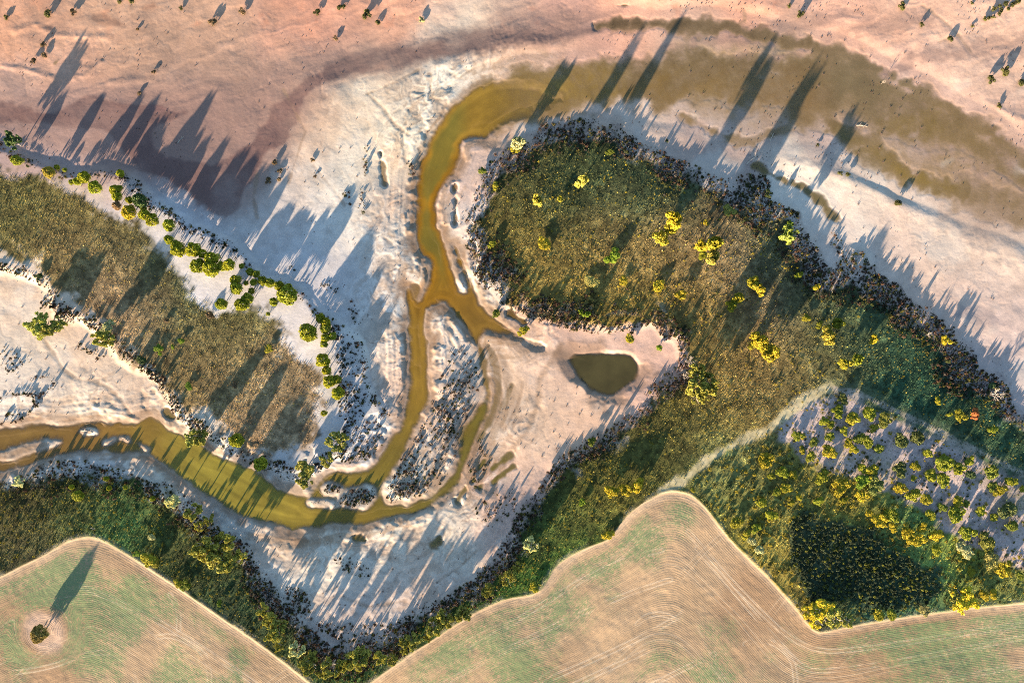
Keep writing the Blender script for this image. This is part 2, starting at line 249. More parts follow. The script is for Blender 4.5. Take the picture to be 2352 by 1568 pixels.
GRASS = [(50,450,(112,106,62)),(150,480,(118,108,64)),(250,560,(138,118,76)),(150,600,(142,124,82)),(300,560,(92,102,66)),(400,640,(70,96,66)),(330,640,(128,114,75)),(250,660,(165,140,108)),(300,720,(180,150,115)),(380,720,(98,100,66)),(450,800,(130,112,74)),(520,760,(104,106,64)),(560,850,(146,128,90)),(450,900,(146,128,86)),(600,900,(164,144,106)),(550,980,(178,150,118)),(640,950,(160,138,106)),(700,960,(176,152,124)),(670,880,(158,136,104)),(600,900,(140,122,86)),(520,900,(132,114,76)),
 (1250,380,(84,86,52)),(1350,350,(72,84,52)),(1200,480,(100,96,54)),(1300,480,(68,86,58)),(1450,420,(70,84,58)),(1500,480,(76,90,60)),(1200,580,(134,116,60)),(1300,600,(144,126,70)),(1400,560,(130,112,70)),(1550,580,(148,126,92)),(1500,620,(140,122,70)),(1300,680,(144,126,66)),(1450,700,(144,126,60)),(1600,700,(134,116,64)),(1700,640,(138,120,88)),(1650,760,(144,124,70)),(1750,720,(136,114,86)),(1800,600,(84,96,72)),(1850,700,(88,98,66)),(1950,800,(76,92,64)),(2050,850,(58,88,64)),(2150,900,(54,84,62)),(2250,1000,(62,86,60)),(1700,870,(148,126,76)),(1800,860,(142,124,76)),(1650,930,(126,114,60)),(1550,980,(100,94,50)),(1450,1050,(90,88,48)),(1400,1120,(98,96,42)),(1300,1200,(84,88,46)),(1200,1320,(66,90,46)),(1500,1080,(104,102,48)),(1900,870,(124,122,82)),
 (700,1540,(60,80,42)),(550,1400,(56,74,46)),(400,1250,(88,92,48)),(200,1180,(94,92,48)),(50,1150,(98,92,48)),(100,1250,(88,86,54)),(250,1220,(68,112,60)),(450,1300,(66,82,48)),(900,1500,(58,82,42)),(1050,1420,(64,90,42)),(1220,1360,(92,128,44)),(1280,1285,(92,118,50)),(1180,1250,(62,72,42)),
 (1700,1180,(142,142,70)),(1800,1150,(142,138,76)),(1750,1280,(160,144,70)),(1950,1160,(156,146,66)),(2050,1240,(112,142,84)),(2200,1310,(140,154,66)),(2300,1350,(150,140,66)),(1650,1080,(142,142,90)),(1950,1280,(70,84,56)),(1620,1120,(120,130,75)),(2150,1400,(80,120,90)),(2300,1395,(80,120,85))]
WATERC = [(1000,300,(172,130,42)),(1060,250,(160,126,50)),(985,400,(170,121,28)),(975,480,(172,120,24)),(1000,560,(172,123,24)),(1020,640,(168,118,28)),(1090,720,(140,106,44)),(960,800,(158,121,44)),(955,900,(156,121,44)),(900,1020,(148,122,48)),(880,1080,(134,118,48)),(780,1180,(150,124,48)),(650,1170,(160,138,54)),(560,1130,(166,148,58)),(450,1070,(160,144,58)),(350,1000,(158,128,54)),(250,1000,(152,112,54)),(100,1000,(140,108,54)),(1390,850,(84,76,46)),(1300,200,(162,130,66)),(1600,190,(160,126,70)),(1800,200,(162,126,78)),(2000,150,(142,122,88)),(1500,52,(92,76,52)),(1600,58,(96,80,54)),(1700,70,(112,92,62)),(1800,95,(120,100,70)),(2100,400,(160,130,58)),(1850,430,(132,116,58)),(1120,1085,(120,110,45)),(1050,1100,(135,118,48)),(2280,330,(150,122,75))]
cam.location.z = H + 1.0

# ------------------------------------------------------------------ terrain fields
ne1 = fbm(40, 4); ne2 = fbm(14, 3); ne3 = fbm(7, 2); nbig = fbm(300, 4)
def to_c(a): return fine(a, np.clip(CX, X0, X1), np.clip(CY, Y0, Y1))
rc = sdfc(RIVER)
for isl in ISLANDS: rc = np.maximum(rc, -sdfc(isl))
riv = up(rc) + ne2 * 1.9 + ne3 * 1.1 + ne1 * 1.0
pond = up(sdfc(POND)) + ne1 * 2.2 + ne2 * 1.1 + ne3 * .5
shal = ss(32, -24, up(sdfc(SHALLOW)) + ne1 * 13 + ne2 * 6) * np.clip(.72 + .16 * ne1 + .10 * ne3, .15, .95)
right_fade = ss(2330, 1750, GX); shal = shal * (.86 + .14 * right_fade)
for pts, hw, stg in SHALLOW_LINES:
    d0 = up(linec(pts, 140)); d = d0 + (ne2 * (hw * .32 + 1.2) + ne1 * (hw * .30 + 2.2)) * ss(130, 60, d0)
    shal = np.maximum(shal, ss(hw * 1.9, hw * .0, d) * stg * np.clip(.85 + .3 * ne1, .3, 1))
patches = ss(.1, 1.2, fbm(26, 4) + ne3 * .3) * ss(0, -30, up(sdfc(SHALLOW)))       # bare sand islets in the shallows
shal = np.where(shal < .012, 0, shal)
shal = shal * (1 - .4 * patches * ss(1450, 1600, GX))
tlc, vrc = sdfc(TERR_L), sdfc(VEG_R, 1)
tl = up(tlc) + ne1 * 2.5 + ne2 * 1.5; vr = up(vrc) + ne1 * 2.5 + ne2 * 1.5
flc, frc = sdfc(FIELD_L), sdfc(FIELD_R)
fl = up(flc) + ne2 * .5; fr = up(frc) + ne2 * .5
ml = up(sdfc(MEADOW_L)); gv = up(sdfc(GROVE)); li = up(sdfc(LILAC)); th = up(sdfc(THICKET, 1)) + ne1 * 11 + ne2 * 5
trk = up(linec(TRACK, 60)); trk2 = up(linec(TRACK2, 60))
WL = -0.45
# heights in metres
relief = .16 * fbm(90, 3) + .045 * fbm(22, 3)
streak_u = tile(up(rc) / 9.0, (GX + GY * .6) / 120.)
streak_v = tile(up(rc) / 4.0 + 7, (GX - GY * .5) / 60.)
flowz = ss(110, 10, riv) * ss(-2, 6, riv) * (1 - ss(1085, 1120, GX) * ss(740, 800, GY))
relief = relief + flowz * (.07 * streak_u + .03 * streak_v)
diag = tile((GX * .35 + GY) / 16. + .5 * ne1, (GX - GY * .3) / 130.)     # wind and flood lines on the upper flats
up_flat = ss(330, 150, GY - (GX - 1100) * .0)
relief = relief + up_flat * .05 * diag
wx2 = GX + 22 * ne1 + 8 * ne2; wy2 = GY + 22 * fbm(45, 3)
er1 = 1 - np.abs(tile(wx2 / 26., wy2 / 62.)); er2 = 1 - np.abs(tile((wx2 + wy2 * .7) / 13. + 3, (wy2 - wx2 * .4) / 40.))
white = np.maximum(ss(190, 40, up(rc)), 0) * ss(1350, 1250, GX) * ss(0, 8, riv) * ss(-.9, .9, fbm(120, 2) + .35)
white = np.maximum(white, .6 * ss(1130, 1180, GY) * ss(1150, 1080, GX)) * ss(0, 6, tl) * ss(0, 6, vr)
er3 = 1 - np.abs(tile((wx2 * .8 - wy2 * .6) / 8. + 31, (wy2 * .8 + wx2 * .6) / 15.))
def ledge(h, q):
    k = h / q; f = k - np.floor(k); return (np.floor(k) + ss(.38, .62, f)) * q
hs = .15 * er1 + .09 * er2 + .04 * streak_u + .0035 * np.clip(riv, 0, 90)
relief = relief + white * (.55 * hs + .45 * ledge(hs + .03 * ne2, .085) + .03 * er3)
z = relief.copy() - .05 * ss(.09, 0, np.abs(tile(wx2 / 60. + 5, wy2 / 75.))) * ss(4, 10, riv)
for pts, hw, h in RIDGES:
    d = up(linec(pts, 80)) + ne2 * 2
    z += .55 * h * ss(hw * 1.7, 0, d) * (.8 + .3 * ne2)
for pts, hw, h in GULLIES:
    d = up(linec(pts, 60)) + ne2 * 1.6 + ne1 * 2
    z -= .32 * h * ss(hw * 1.8, 0, d)
zt = 1.1 * ss(14, -16, tl + ne1 * 3) ; zr = .95 * ss(14, -26, vr + ne1 * 4)
z = z * (1 - .6 * np.maximum(ss(0, -15, tl), ss(0, -15, vr))) + np.maximum(zt, zr)
z += .5 * nbig * ss(-20, -120, vr)
z += .03 * fbm(9, 2) * np.maximum(ss(0, -20, ml), ss(-15, -40, vr))
infield = np.maximum(ss(2, -4, fl), ss(2, -4, fr))
z -= .12 * infield
for f in (fl, fr): z += .22 * np.exp(-((f - 2) / 4.) ** 2)                 # grassy berm at the field edge
flatz = np.clip(blur(ss(.04, .2, shal), 14, 2) * 4.5, 0, 1); flatz = flatz * flatz * (3 - 2 * flatz)   # shallows lie in broad, barely sunken hollows
z = z * (1 - flatz) + (WL + .03) * flatz
z = z * (1 - ss(.0, .10, shal)) + (WL - .05) * ss(.0, .10, shal)
isc = np.minimum.reduce([sdfc(i_) for i_ in ISLANDS]); z = np.where(up(isc) < 2, np.minimum(z, WL + .16 + .07 * ne2 + .05 * ne3), z)
wetd = np.minimum(riv, pond)
z = np.minimum(z, WL + np.where(wetd > 0, wetd * (.020 + .028 * np.clip(.6 + ne1 + .5 * ne2, 0, 2.2)), np.maximum(wetd * .06, -1.3)))

# ------------------------------------------------------------------ ground colours (albedo)
sand_f = rbf(SAND, 58); grass_f = rbf(GRASS, 62); water_f = rbf(WATERC, 60)
warpx = GX + ne1 * 14; warpy = GY + fbm(40, 3) * 14
C = sand_f(warpx, warpy)
C = C * np.exp(.05 * ne1 + .045 * ne2 + .03 * ne3 + .05 * up_flat * diag + flowz * (.06 * streak_u + .05 * streak_v))[..., None]
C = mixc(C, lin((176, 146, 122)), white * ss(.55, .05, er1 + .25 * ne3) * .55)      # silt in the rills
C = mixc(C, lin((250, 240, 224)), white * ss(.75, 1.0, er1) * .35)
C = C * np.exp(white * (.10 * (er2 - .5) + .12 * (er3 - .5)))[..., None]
C = mixc(C, lin((168, 140, 132)), ss(1500, 1650, GX) * ss(470, 380, GY) * ss(90, 150, GY) * ss(-.3, 1.2, fbm(70, 4) + .4 * ne2) * .5)
MUD = [(1470,140),(1600,95),(1750,80),(1900,105),(2050,160),(2200,250),(2352,350),(2450,400),(2520,560),(2352,500),(2200,455),(2050,395),(1950,315),(1850,295),(1700,300),(1560,255),(1470,240)]
C = mixc(C, lin((162, 134, 102)), ss(30, -30, up(sdfc(MUD)) + ne1 * 14 + ne2 * 6) * np.clip(.62 + .22 * ne1 + .12 * ne3, 0, .95))
ZS = [(985,600),(1010,660),(1100,690),(1200,765),(1180,800),(1150,850),(1175,900),(1140,960),(1110,1040),(1180,1060),(1120,1130),(1060,1130),(1050,1010),(1110,900),(1095,810),(1030,700),(960,700),(930,650)]
C = mixc(C, lin((170, 136, 104)), ss(18, -18, up(sdfc(ZS)) + ne1 * 12 + ne2 * 8) * np.clip(.5 + .35 * streak_v, 0, .9))
stain = ss(.25, 1.1, tile(up(rc) / 15. + 9, (GX * .5 + GY) / 85.) + .4 * ne2) * ss(120, 20, riv) * ss(0, 6, riv) * ss(0, 6, tl) * ss(0, 6, vr)
C = mixc(C, lin((172, 140, 110)), stain * .62)
C = mixc(C, lin((224, 186, 158)), white * ss(0, 1.2, fbm(75, 3) + .3 * ne2) * .45)
for sx_, sy_, of_, st_ in ((34., 50., 2., .45), (20., 34., 11., .35), (75., 40., 17., .4)):
    rl = ss(.11, .0, np.abs(tile(wx2 / sx_ + of_, wy2 / sy_))) * ss(-.2, .7, fbm(70, 2))
    C = mixc(C, lin((138, 108, 92)), rl * ss(4, 10, riv) * ss(0, 6, tl) * ss(0, 6, vr) * (.25 + .75 * white) * st_)
rill = ss(.075, .0, np.abs(tile(wx2 / 60. + 5, wy2 / 75.))) * ss(-.4, .6, fbm(90, 2))
rill_all = rill * ss(4, 10, riv) * ss(0, 6, tl) * ss(0, 6, vr) * (.35 + .65 * white)
C = mixc(C, lin((150, 118, 96)), rill_all * .5)
rust = ss(.7, 1.7, fbm(34, 4) + .5 * ne3) * ss(110, 40, GY) * .28            # iron-red crusts on the top flats
C = mixc(C, lin((205, 120, 85)), rust)
pale = ss(.6, 1.6, fbm(60, 4)) * .3 * ss(100, 220, GY) * (1 - ss(700, 560, GX) * ss(430, 360, GY))
C = mixc(C, lin((246, 236, 222)), pale)
C = mixc(C, lin((176, 138, 118)), up_flat * ss(1750, 1500, GX) * ss(.1, 1.3, fbm(85, 4) + .35 * diag) * .38)
for pts, c, e, m in WET:
    k = ss(e, -e, up(sdfc(pts)) + ne1 * 5 + ne2 * 2.5 + ne3 * 1.2) * m * np.clip(.86 + .16 * ne1 + .06 * ne2, 0, 1)
    C = mixc(C, lin(c), k)
smear = ss(.2, 1.4, tile((GX * .25 + GY) / 30., (GX - GY * .25) / 210.) + .4 * ne2) * ss(1000, 1150, GX) * ss(130, 60, np.abs(GY - 110)) * .55
C = mixc(C, lin((150, 118, 108)), smear)
for pts, hw, h in GULLIES:
    C = mixc(C, lin((160, 130, 105)), ss(hw * 1.2, 0, up(linec(pts, 60)) + ne2 * 1.5) * .55)
C = mixc(C, lin((150, 118, 92)), ss(24, 0, riv + ne1 * 9 + ne2 * 3) * .72)              # damp margin
C = mixc(C, lin((140, 112, 92)), ss(34, 0, pond + ne1 * 14 + ne2 * 4) * .66)
C = mixc(C, lin((158, 132, 98)), ss(.0, .5, shal) * .8)
# vegetated land
G = grass_f(warpx, warpy) * np.array([1.06, 1.0, .95]) * np.exp((.18 * ne1 + .20 * ne2 + .26 * ne3 + .16 * noise(3.2) + .12 * fbm(60, 3))[..., None])
gm = ss(18, -16, ml + ne1 * 12 + ne2 * 9 + ne3 * 5)
C = mixc(C, G, gm)
inner = ss(735, 790, GY - np.abs(GX - 1380) * .1) * ss(1100, 1160, GX) * ss(1560, 1540, GX) * ss(960, 940, GY)
bw = 20 + 32 * ss(1040, 1100, GX) * ss(700, 640, GY) + 48 * ss(1750, 1900, GX) * ss(960, 900, GY) + 18 * ss(1120, 1180, GY) * ss(1250, 1200, GX)
vm = ss(0, -26, vr + bw * .55 + ne1 * 10 + ne2 * 8)
vm = np.maximum(vm, ss(2, -12, vr + ne2 * 4) * ss(700, 730, GY) * ss(1180, 1240, GX) * ss(1560, 1480, GX) * ss(900, 880, GY))
litter = np.clip(ss(6, -8, vr + ne2 * 5) - vm, 0, 1) * ss(-.6, .8, ne3 + .4 * ne1) * .45
C = mixc(C, lin((118, 96, 92)), litter)
C = mixc(C, G, vm)
salt = ss(.9, 1.6, fbm(30, 3) + ne3 * .4) * vm * ss(-70, -30, vr) * .6
C = mixc(C, lin((205, 190, 185)), salt)
# grove floor, tracks, fields
lm = ss(5, -14, li + ne1 * 9 + ne2 * 6)
LC = lin((222, 196, 186)) * np.exp(.06 * ne1 + .08 * ne3)[..., None]
LC = mixc(LC, lin((112, 98, 88)), ss(.3, 1.3, ne1 + .7 * ne3) * .55)
C = mixc(C, LC, lm * (.96 - .25 * ss(0, 1.5, fbm(45, 3))))
C = mixc(C, lin((120, 130, 100)), ss(14, 6, np.abs(trk2 - 12)) * .35 * (GX > 1880))
C = mixc(C, lin((228, 208, 162)) * np.exp(.06 * ne2)[..., None], ss(16, 2, trk + ne1 * 4 + ne2 * 2.5) * np.clip(.85 + .2 * ne3, 0, 1))
C = mixc(C, lin((216, 196, 176)), ss(9, 3, trk2 + ne2 * 1.5) * .7 * np.clip(.8 + .3 * ne3, 0, 1))
thm = ss(6, -6, th)
C = mixc(C, lin((72, 94, 74)), thm * .8)
fieldm = np.maximum(ss(1, -2, fl), ss(1, -2, fr))
FC = lin((202, 168, 132)) * np.exp(.05 * nbig + .05 * ne1)[..., None]
brown = ss(-.8, 1.0, fbm(190, 3) + .25 * ne1 + .6 * ss(1500, 1750, GX) - .5) * .7
FC = mixc(FC, lin((172, 136, 104)), brown)
edge = np.where(fl < fr, fl, fr)
FC = mixc(FC, lin((226, 194, 160)), ss(-20, -5, edge + ne1 * 4) * .5)
lone_d = np.hypot(GX - 100, GY - 1452)
FC = mixc(FC, lin((222, 188, 164)), ss(64, 34, lone_d + ne1 * 7) * .85)
C = mixc(C, FC, fieldm)
fringe = ss(9, 2, np.abs(edge - 3.5) + ne2 * 1.3) * (1 - fieldm) * .5 * ss(-.9, .7, ne1 + .6 * ne2)
C = mixc(C, lin((222, 196, 160)), fringe)
green = ss(-.9, 1.5, fbm(110, 4) + .3 * ne1 + .75 * ss(95, 30, np.abs(edge + 75)) * (GX < 1600) - .35 * ss(1650, 1800, GX) * ss(1480, 1440, GY)) * ss(-14, -26, edge) * ss(40, 75, lone_d)
Z = z
gb = np.zeros(Z.shape)
for x_, y_, r_, a_ in ((130,1330,90,1.2),(290,1400,85,1.1),(230,1490,80,.85),(40,1480,80,.9),(400,1530,80,.5),(1560,1190,60,.9),(1480,1240,60,.9),(1380,1310,60,.8),(1290,1380,60,.7),(1150,1450,70,.8),(1050,1535,60,.7),(1200,1540,80,.8),(2200,1520,120,.9),(2050,1500,60,.7),(2330,1440,60,.6),(1650,1540,60,.6),(1780,1550,60,.5)):
    gb = np.maximum(gb, a_ * np.exp(-((GX - x_) ** 2 + (GY - y_) ** 2) / (1.6 * r_ * r_)))
green = np.clip(gb * 1.05 - .05 + .25 * fbm(60, 3) + .15 * ne1, 0, 1) * ss(-14, -26, edge) * ss(40, 75, lone_d)
wheel = np.zeros(Z.shape)
for pts in ([(1711,1478),(1735,1467),(1768,1472),(1801,1492),(1825,1522),(1830,1580)],[(1601,1258),(1668,1335),(1735,1415),(1801,1488),(1845,1535),(1885,1545),(2068,1520),(2380,1460)],[(1568,1405),(1601,1445),(1635,1525),(1678,1580)],[(1464,1432),(1484,1412),(1524,1408),(1551,1422),(1568,1445)],[(1084,1488),(1217,1405),(1351,1322),(1451,1278),(1520,1262)],[(1217,1580),(1451,1475),(1568,1410)],
            [(390,1365),(410,1398),(410,1445)],[(360,1462),(400,1458),(460,1488),(480,1528),(480,1580)],[(-40,1550),(100,1538),(200,1498),(267,1498),(300,1538),(317,1580)],[(187,1345),(300,1395),(400,1445),(500,1512),(600,1580)],[(1000,1580),(1200,1470),(1420,1370),(1540,1330)],[(1580,1220),(1700,1360),(1850,1500),(2000,1490),(2380,1430)],[(1300,1580),(1600,1440)],[(1480,1580),(1640,1500)],[(2100,1580),(2380,1520)]):
    d = segd(smooth_line(pts), GX[GY[:, 0] > 1200], GY[GY[:, 0] > 1200], False)
    q = np.zeros(Z.shape); q[GY[:, 0] > 1200] = ss(2.3, .5, np.abs(d - 4.6)); wheel = np.maximum(wheel, q * ss(-1.2, .3, ne1))
C = C * (1 + ss(260, 160, GY)[..., None] * np.array([.0, .035, .03]))
C = C * KALB
C = np.clip(C, .004, .9)

# row coordinate of the fields: distance from the hedge, smoothed so the rows turn corners in arcs
def rowcoord(fc):
    s = -np.minimum(fc, 20); return blur(s, 9, 3)
sl = rowcoord(flc); sr = rowcoord(frc)
lone_c = np.hypot(CX - 100, CY - 1452)
wtree = ss(110, 45, lone_c); sl = sl * (1 - wtree) + (lone_c + 40) * wtree
rowS = np.where(fl < fr, up(sl), up(sr)) * S
Z = z

# ------------------------------------------------------------------ materials
def newmat(name):
    m = bpy.data.materials.new(name); m.use_nodes = True
    t = m.node_tree; p = t.nodes['Principled BSDF']; return m, t, p
def nd(t, typ, **kw):
    n = t.nodes.new(typ)
    for k, v in kw.items():
        if k in ('ins',):
            for a, b in v.items(): n.inputs[a].default_value = b
        else: setattr(n, k, v)
    return n
def lk(t, a, b): t.links.new(a, b)
def math_n(t, op, a, b=None, c=None):
    n = nd(t, 'ShaderNodeMath', operation=op)
    for i, v in enumerate((a, b, c)):
        if v is None: continue
        if isinstance(v, (int, float)): n.inputs[i].default_value = v
        else: lk(t, v, n.inputs[i])
    return n.outputs[0]
def noise_n(t, scale, detail=3, vec=None, rough=.55):
    n = nd(t, 'ShaderNodeTexNoise'); n.inputs['Scale'].default_value = scale; n.inputs['Detail'].default_value = detail; n.inputs['Roughness'].default_value = rough
    if vec is not None: lk(t, vec, n.inputs['Vector'])
    return n.outputs['Fac']
def mix_rgb(t, fac, a, b, mode='MIX'):
    n = nd(t, 'ShaderNodeMix', data_type='RGBA', blend_type=mode)
    for sock, v in ((n.inputs[0], fac), (n.inputs[6], a), (n.inputs[7], b)):
        if isinstance(v, (int, float)): sock.default_value = v
        elif isinstance(v, tuple): sock.default_value = (*v, 1) if len(v) == 3 else v
        else: lk(t, v, sock)
    return n.outputs[2]
def ramp(t, fac, a, b):
    n = nd(t, 'ShaderNodeMapRange'); n.inputs['From Min'].default_value = a; n.inputs['From Max'].default_value = b; n.interpolation_type = 'SMOOTHSTEP'
    lk(t, fac, n.inputs['Value']); return n.outputs['Result']
def ground_mat(name, grain=.25, bump=.12, bscale=.9, rough=.95):
    m, t, p = newmat(name)
    a = nd(t, 'ShaderNodeAttribute', attribute_name='Col'); geo = nd(t, 'ShaderNodeNewGeometry')
    n1 = noise_n(t, 1.1, 4, geo.outputs['Position'], .65); n2 = noise_n(t, .22, 3, geo.outputs['Position'])
    v = math_n(t, 'MULTIPLY_ADD', n1, grain * 2, 1 - grain); v2 = math_n(t, 'MULTIPLY_ADD', n2, .24, .88)
    v = math_n(t, 'MULTIPLY', v, v2)
    v = math_n(t, 'MULTIPLY', v, math_n(t, 'MULTIPLY_ADD', ramp(t, noise_n(t, 1.7, 3, geo.outputs['Position'], .7), .58, .74), -.30, 1.0))
    comb = nd(t, 'ShaderNodeCombineColor'); 
    for i in range(3): lk(t, v, comb.inputs[i])
    lk(t, mix_rgb(t, 1.0, a.outputs['Color'], comb.outputs[0], 'MULTIPLY'), p.inputs['Base Color'])
    p.inputs['Roughness'].default_value = rough; p.inputs['Specular IOR Level'].default_value = .15
    b = nd(t, 'ShaderNodeBump'); b.inputs['Strength'].default_value = 1; b.inputs['Distance'].default_value = bump
    lk(t, noise_n(t, bscale, 5, geo.outputs['Position'], .6), b.inputs['Height']); lk(t, b.outputs[0], p.inputs['Normal'])
    return m
M_SAND = ground_mat('sand', .16, .06, .7); M_GRASS = ground_mat('meadow_turf', .42, .26, 1.5); M_GROVE = ground_mat('grove_soil', .35, .12, 1.2)

def field_mat():
    m, t, p = newmat('seeded_soil')
    a = nd(t, 'ShaderNodeAttribute', attribute_name='Col'); s = nd(t, 'ShaderNodeAttribute', attribute_name='row').outputs['Fac']
    g = nd(t, 'ShaderNodeAttribute', attribute_name='green').outputs['Fac']; geo = nd(t, 'ShaderNodeNewGeometry')
    sep = nd(t, 'ShaderNodeSeparateXYZ'); lk(t, geo.outputs['Position'], sep.inputs[0])
    def rowvec(ks, kp):
        c = nd(t, 'ShaderNodeCombineXYZ'); lk(t, math_n(t, 'MULTIPLY', s, ks), c.inputs[0])
        lk(t, math_n(t, 'MULTIPLY', sep.outputs[0], kp), c.inputs[1]); lk(t, math_n(t, 'MULTIPLY', sep.outputs[1], kp), c.inputs[2]); return c.outputs[0]
    st1 = noise_n(t, 1.0, 4, rowvec(.55, .03), .8); st2 = noise_n(t, 1.0, 2, rowvec(.16, .010), .6); st3 = noise_n(t, 1.0, 3, rowvec(2.6, .22), .75)
    rows = math_n(t, 'SINE', math_n(t, 'MULTIPLY', s, 2 * math.pi / .78))
    # wheel tracks in pairs
    def tracks(coord, period, off, w=.42):
        f = math_n(t, 'PINGPONG', math_n(t, 'ADD', coord, off), period)
        return math_n(t, 'SUBTRACT', 1.0, ramp(t, f, 0.0, w))
    wob = math_n(t, 'MULTIPLY_ADD', noise_n(t, .03, 2, geo.outputs['Position']), 2.0, s)
    tr = math_n(t, 'MAXIMUM', tracks(wob, 6.4, .4), tracks(wob, 6.4, 2.6))
    d2 = math_n(t, 'ADD', math_n(t, 'MULTIPLY', sep.outputs[0], .62), math_n(t, 'MULTIPLY', sep.outputs[1], -.78))
    d2 = math_n(t, 'ADD', d2, math_n(t, 'MULTIPLY', noise_n(t, .012, 1, geo.outputs['Position']), 30.0))
    tr2 = math_n(t, 'MULTIPLY', math_n(t, 'MAXIMUM', tracks(d2, 19.0, 3.0, .5), tracks(d2, 19.0, 5.4, .5)), ramp(t, noise_n(t, .012, 1, geo.outputs['Position']), .42, .6))
    val = math_n(t, 'MULTIPLY_ADD', st1, .66, .67); val = math_n(t, 'MULTIPLY', val, math_n(t, 'MULTIPLY_ADD', st2, .36, .82))
    val = math_n(t, 'MULTIPLY', val, math_n(t, 'MULTIPLY_ADD', st3, .6, .70)); val = math_n(t, 'MULTIPLY', val, math_n(t, 'MULTIPLY_ADD', rows, .035, 1.0))
    cc = nd(t, 'ShaderNodeCombineColor')
    for i in range(3): lk(t, val, cc.inputs[i])
    base = mix_rgb(t, 1.0, a.outputs['Color'], cc.outputs[0], 'MULTIPLY')
    base = mix_rgb(t, math_n(t, 'MULTIPLY', math_n(t, 'MAXIMUM', math_n(t, 'MULTIPLY', tr, ramp(t, noise_n(t, 1.0, 2, rowvec(.11, .006)), .42, .62)), tr2), .5), base, tuple(alb((232, 202, 168))))
    wt = nd(t, 'ShaderNodeAttribute', attribute_name='wheel').outputs['Fac']
    base = mix_rgb(t, math_n(t, 'MULTIPLY', wt, .75), base, tuple(alb((236, 208, 176))))
    spk = noise_n(t, 1.0, 4, rowvec(1.9, .75), .75); patch = noise_n(t, 1.0, 2, rowvec(.35, .05), .6)
    gf = math_n(t, 'ADD', math_n(t, 'MULTIPLY', g, .50), math_n(t, 'MULTIPLY_ADD', spk, 2.9, -1.42)); gf = math_n(t, 'ADD', gf, math_n(t, 'MULTIPLY_ADD', patch, .8, -.42))
    gf = math_n(t, 'MULTIPLY', ramp(t, gf, -.05, .5), ramp(t, g, .0, .5))
    base = mix_rgb(t, math_n(t, 'MULTIPLY', gf, .74), base, tuple(alb((118, 150, 100))))
    lk(t, base, p.inputs['Base Color']); p.inputs['Roughness'].default_value = .95; p.inputs['Specular IOR Level'].default_value = .1
    hgt = math_n(t, 'MULTIPLY_ADD', rows, .012, math_n(t, 'MULTIPLY', st3, .10)); hgt = math_n(t, 'MULTIPLY_ADD', st1, .08, hgt)
    hgt = math_n(t, 'MULTIPLY_ADD', noise_n(t, 1.6, 4, geo.outputs['Position'], .65), .10, hgt)
    b = nd(t, 'ShaderNodeBump'); b.inputs['Distance'].default_value = .7; lk(t, hgt, b.inputs['Height']); lk(t, b.outputs[0], p.inputs['Normal'])
    return m
M_FIELD = field_mat()

def water_mat():
    m, t, p = newmat('turbid_water')
    a = nd(t, 'ShaderNodeAttribute', attribute_name='Col'); al = nd(t, 'ShaderNodeAttribute', attribute_name='cover').outputs['Fac']; geo = nd(t, 'ShaderNodeNewGeometry')
    n = math_n(t, 'MULTIPLY_ADD', noise_n(t, .10, 4, geo.outputs['Position']), .5, .75)
    cc = nd(t, 'ShaderNodeCombineColor')
    for i in range(3): lk(t, n, cc.inputs[i])
    lk(t, mix_rgb(t, 1.0, a.outputs['Color'], cc.outputs[0], 'MULTIPLY'), p.inputs['Base Color'])
    p.inputs['Roughness'].default_value = .12; p.inputs['IOR'].default_value = 1.33; p.inputs['Specular IOR Level'].default_value = .5
    b = nd(t, 'ShaderNodeBump'); b.inputs['Distance'].default_value = .006; lk(t, noise_n(t, 1.2, 3, geo.outputs['Position']), b.inputs['Height']); lk(t, b.outputs[0], p.inputs['Normal'])
    tr = nd(t, 'ShaderNodeBsdfTransparent'); mx = nd(t, 'ShaderNodeMixShader')
    lk(t, al, mx.inputs[0]); lk(t, tr.outputs[0], mx.inputs[1]); lk(t, p.outputs[0], mx.inputs[2]); lk(t, mx.outputs[0], t.nodes['Material Output'].inputs['Surface'])
    return m
M_WATER = water_mat()

# ------------------------------------------------------------------ terrain meshes, one sheet for each kind of land
def mesh_from_mask(name, fmask, zz, mat, attrs, colors):
    jj, ii = np.nonzero(fmask)
    if len(jj) == 0: return None
    v00 = jj * NX + ii; quads = np.stack([v00 + NX, v00 + NX + 1, v00 + 1, v00], 1)   # y runs down the survey, so this winds upward
    used = np.zeros(NX * NY, bool); used[quads.ravel()] = True
    idx = np.cumsum(used) - 1; nv = int(used.sum()); q = idx[quads].astype(np.int32)
    wx, wy = wxy(GX.ravel()[used], GY.ravel()[used])
    co = np.stack([wx, wy, zz.ravel()[used]], 1).astype(np.float32)
    me = bpy.data.meshes.new(name); me.vertices.add(nv); me.vertices.foreach_set('co', co.ravel())
    nf = len(q); me.loops.add(nf * 4); me.loops.foreach_set('vertex_index', q.ravel())
    me.polygons.add(nf); me.polygons.foreach_set('loop_start', np.arange(0, nf * 4, 4, dtype=np.int32))
    me.update(calc_edges=True)
    ca = me.attributes.new('Col', 'FLOAT_COLOR', 'POINT')
    cc = np.ones((nv, 4), np.float32); cc[:, :3] = colors.reshape(-1, 3)[used]; ca.data.foreach_set('color', cc.ravel())
    for an, arr in attrs.items():
        at = me.attributes.new(an, 'FLOAT', 'POINT'); at.data.foreach_set('value', arr.ravel()[used].astype(np.float32))
    me.materials.append(mat)
    o = bpy.data.objects.new(name, me); col.objects.link(o); return o
def fc(a): return (a[:-1, :-1] + a[1:, :-1] + a[:-1, 1:] + a[1:, 1:]) / 4
def struct(o): o['kind'] = 'structure'; return o
cls = np.zeros((NY - 1, NX - 1), int)
cls[fc(ml) < 0] = 1; cls[fc(vr) < -8] = 2; cls[fc(gv) < 0] = 3
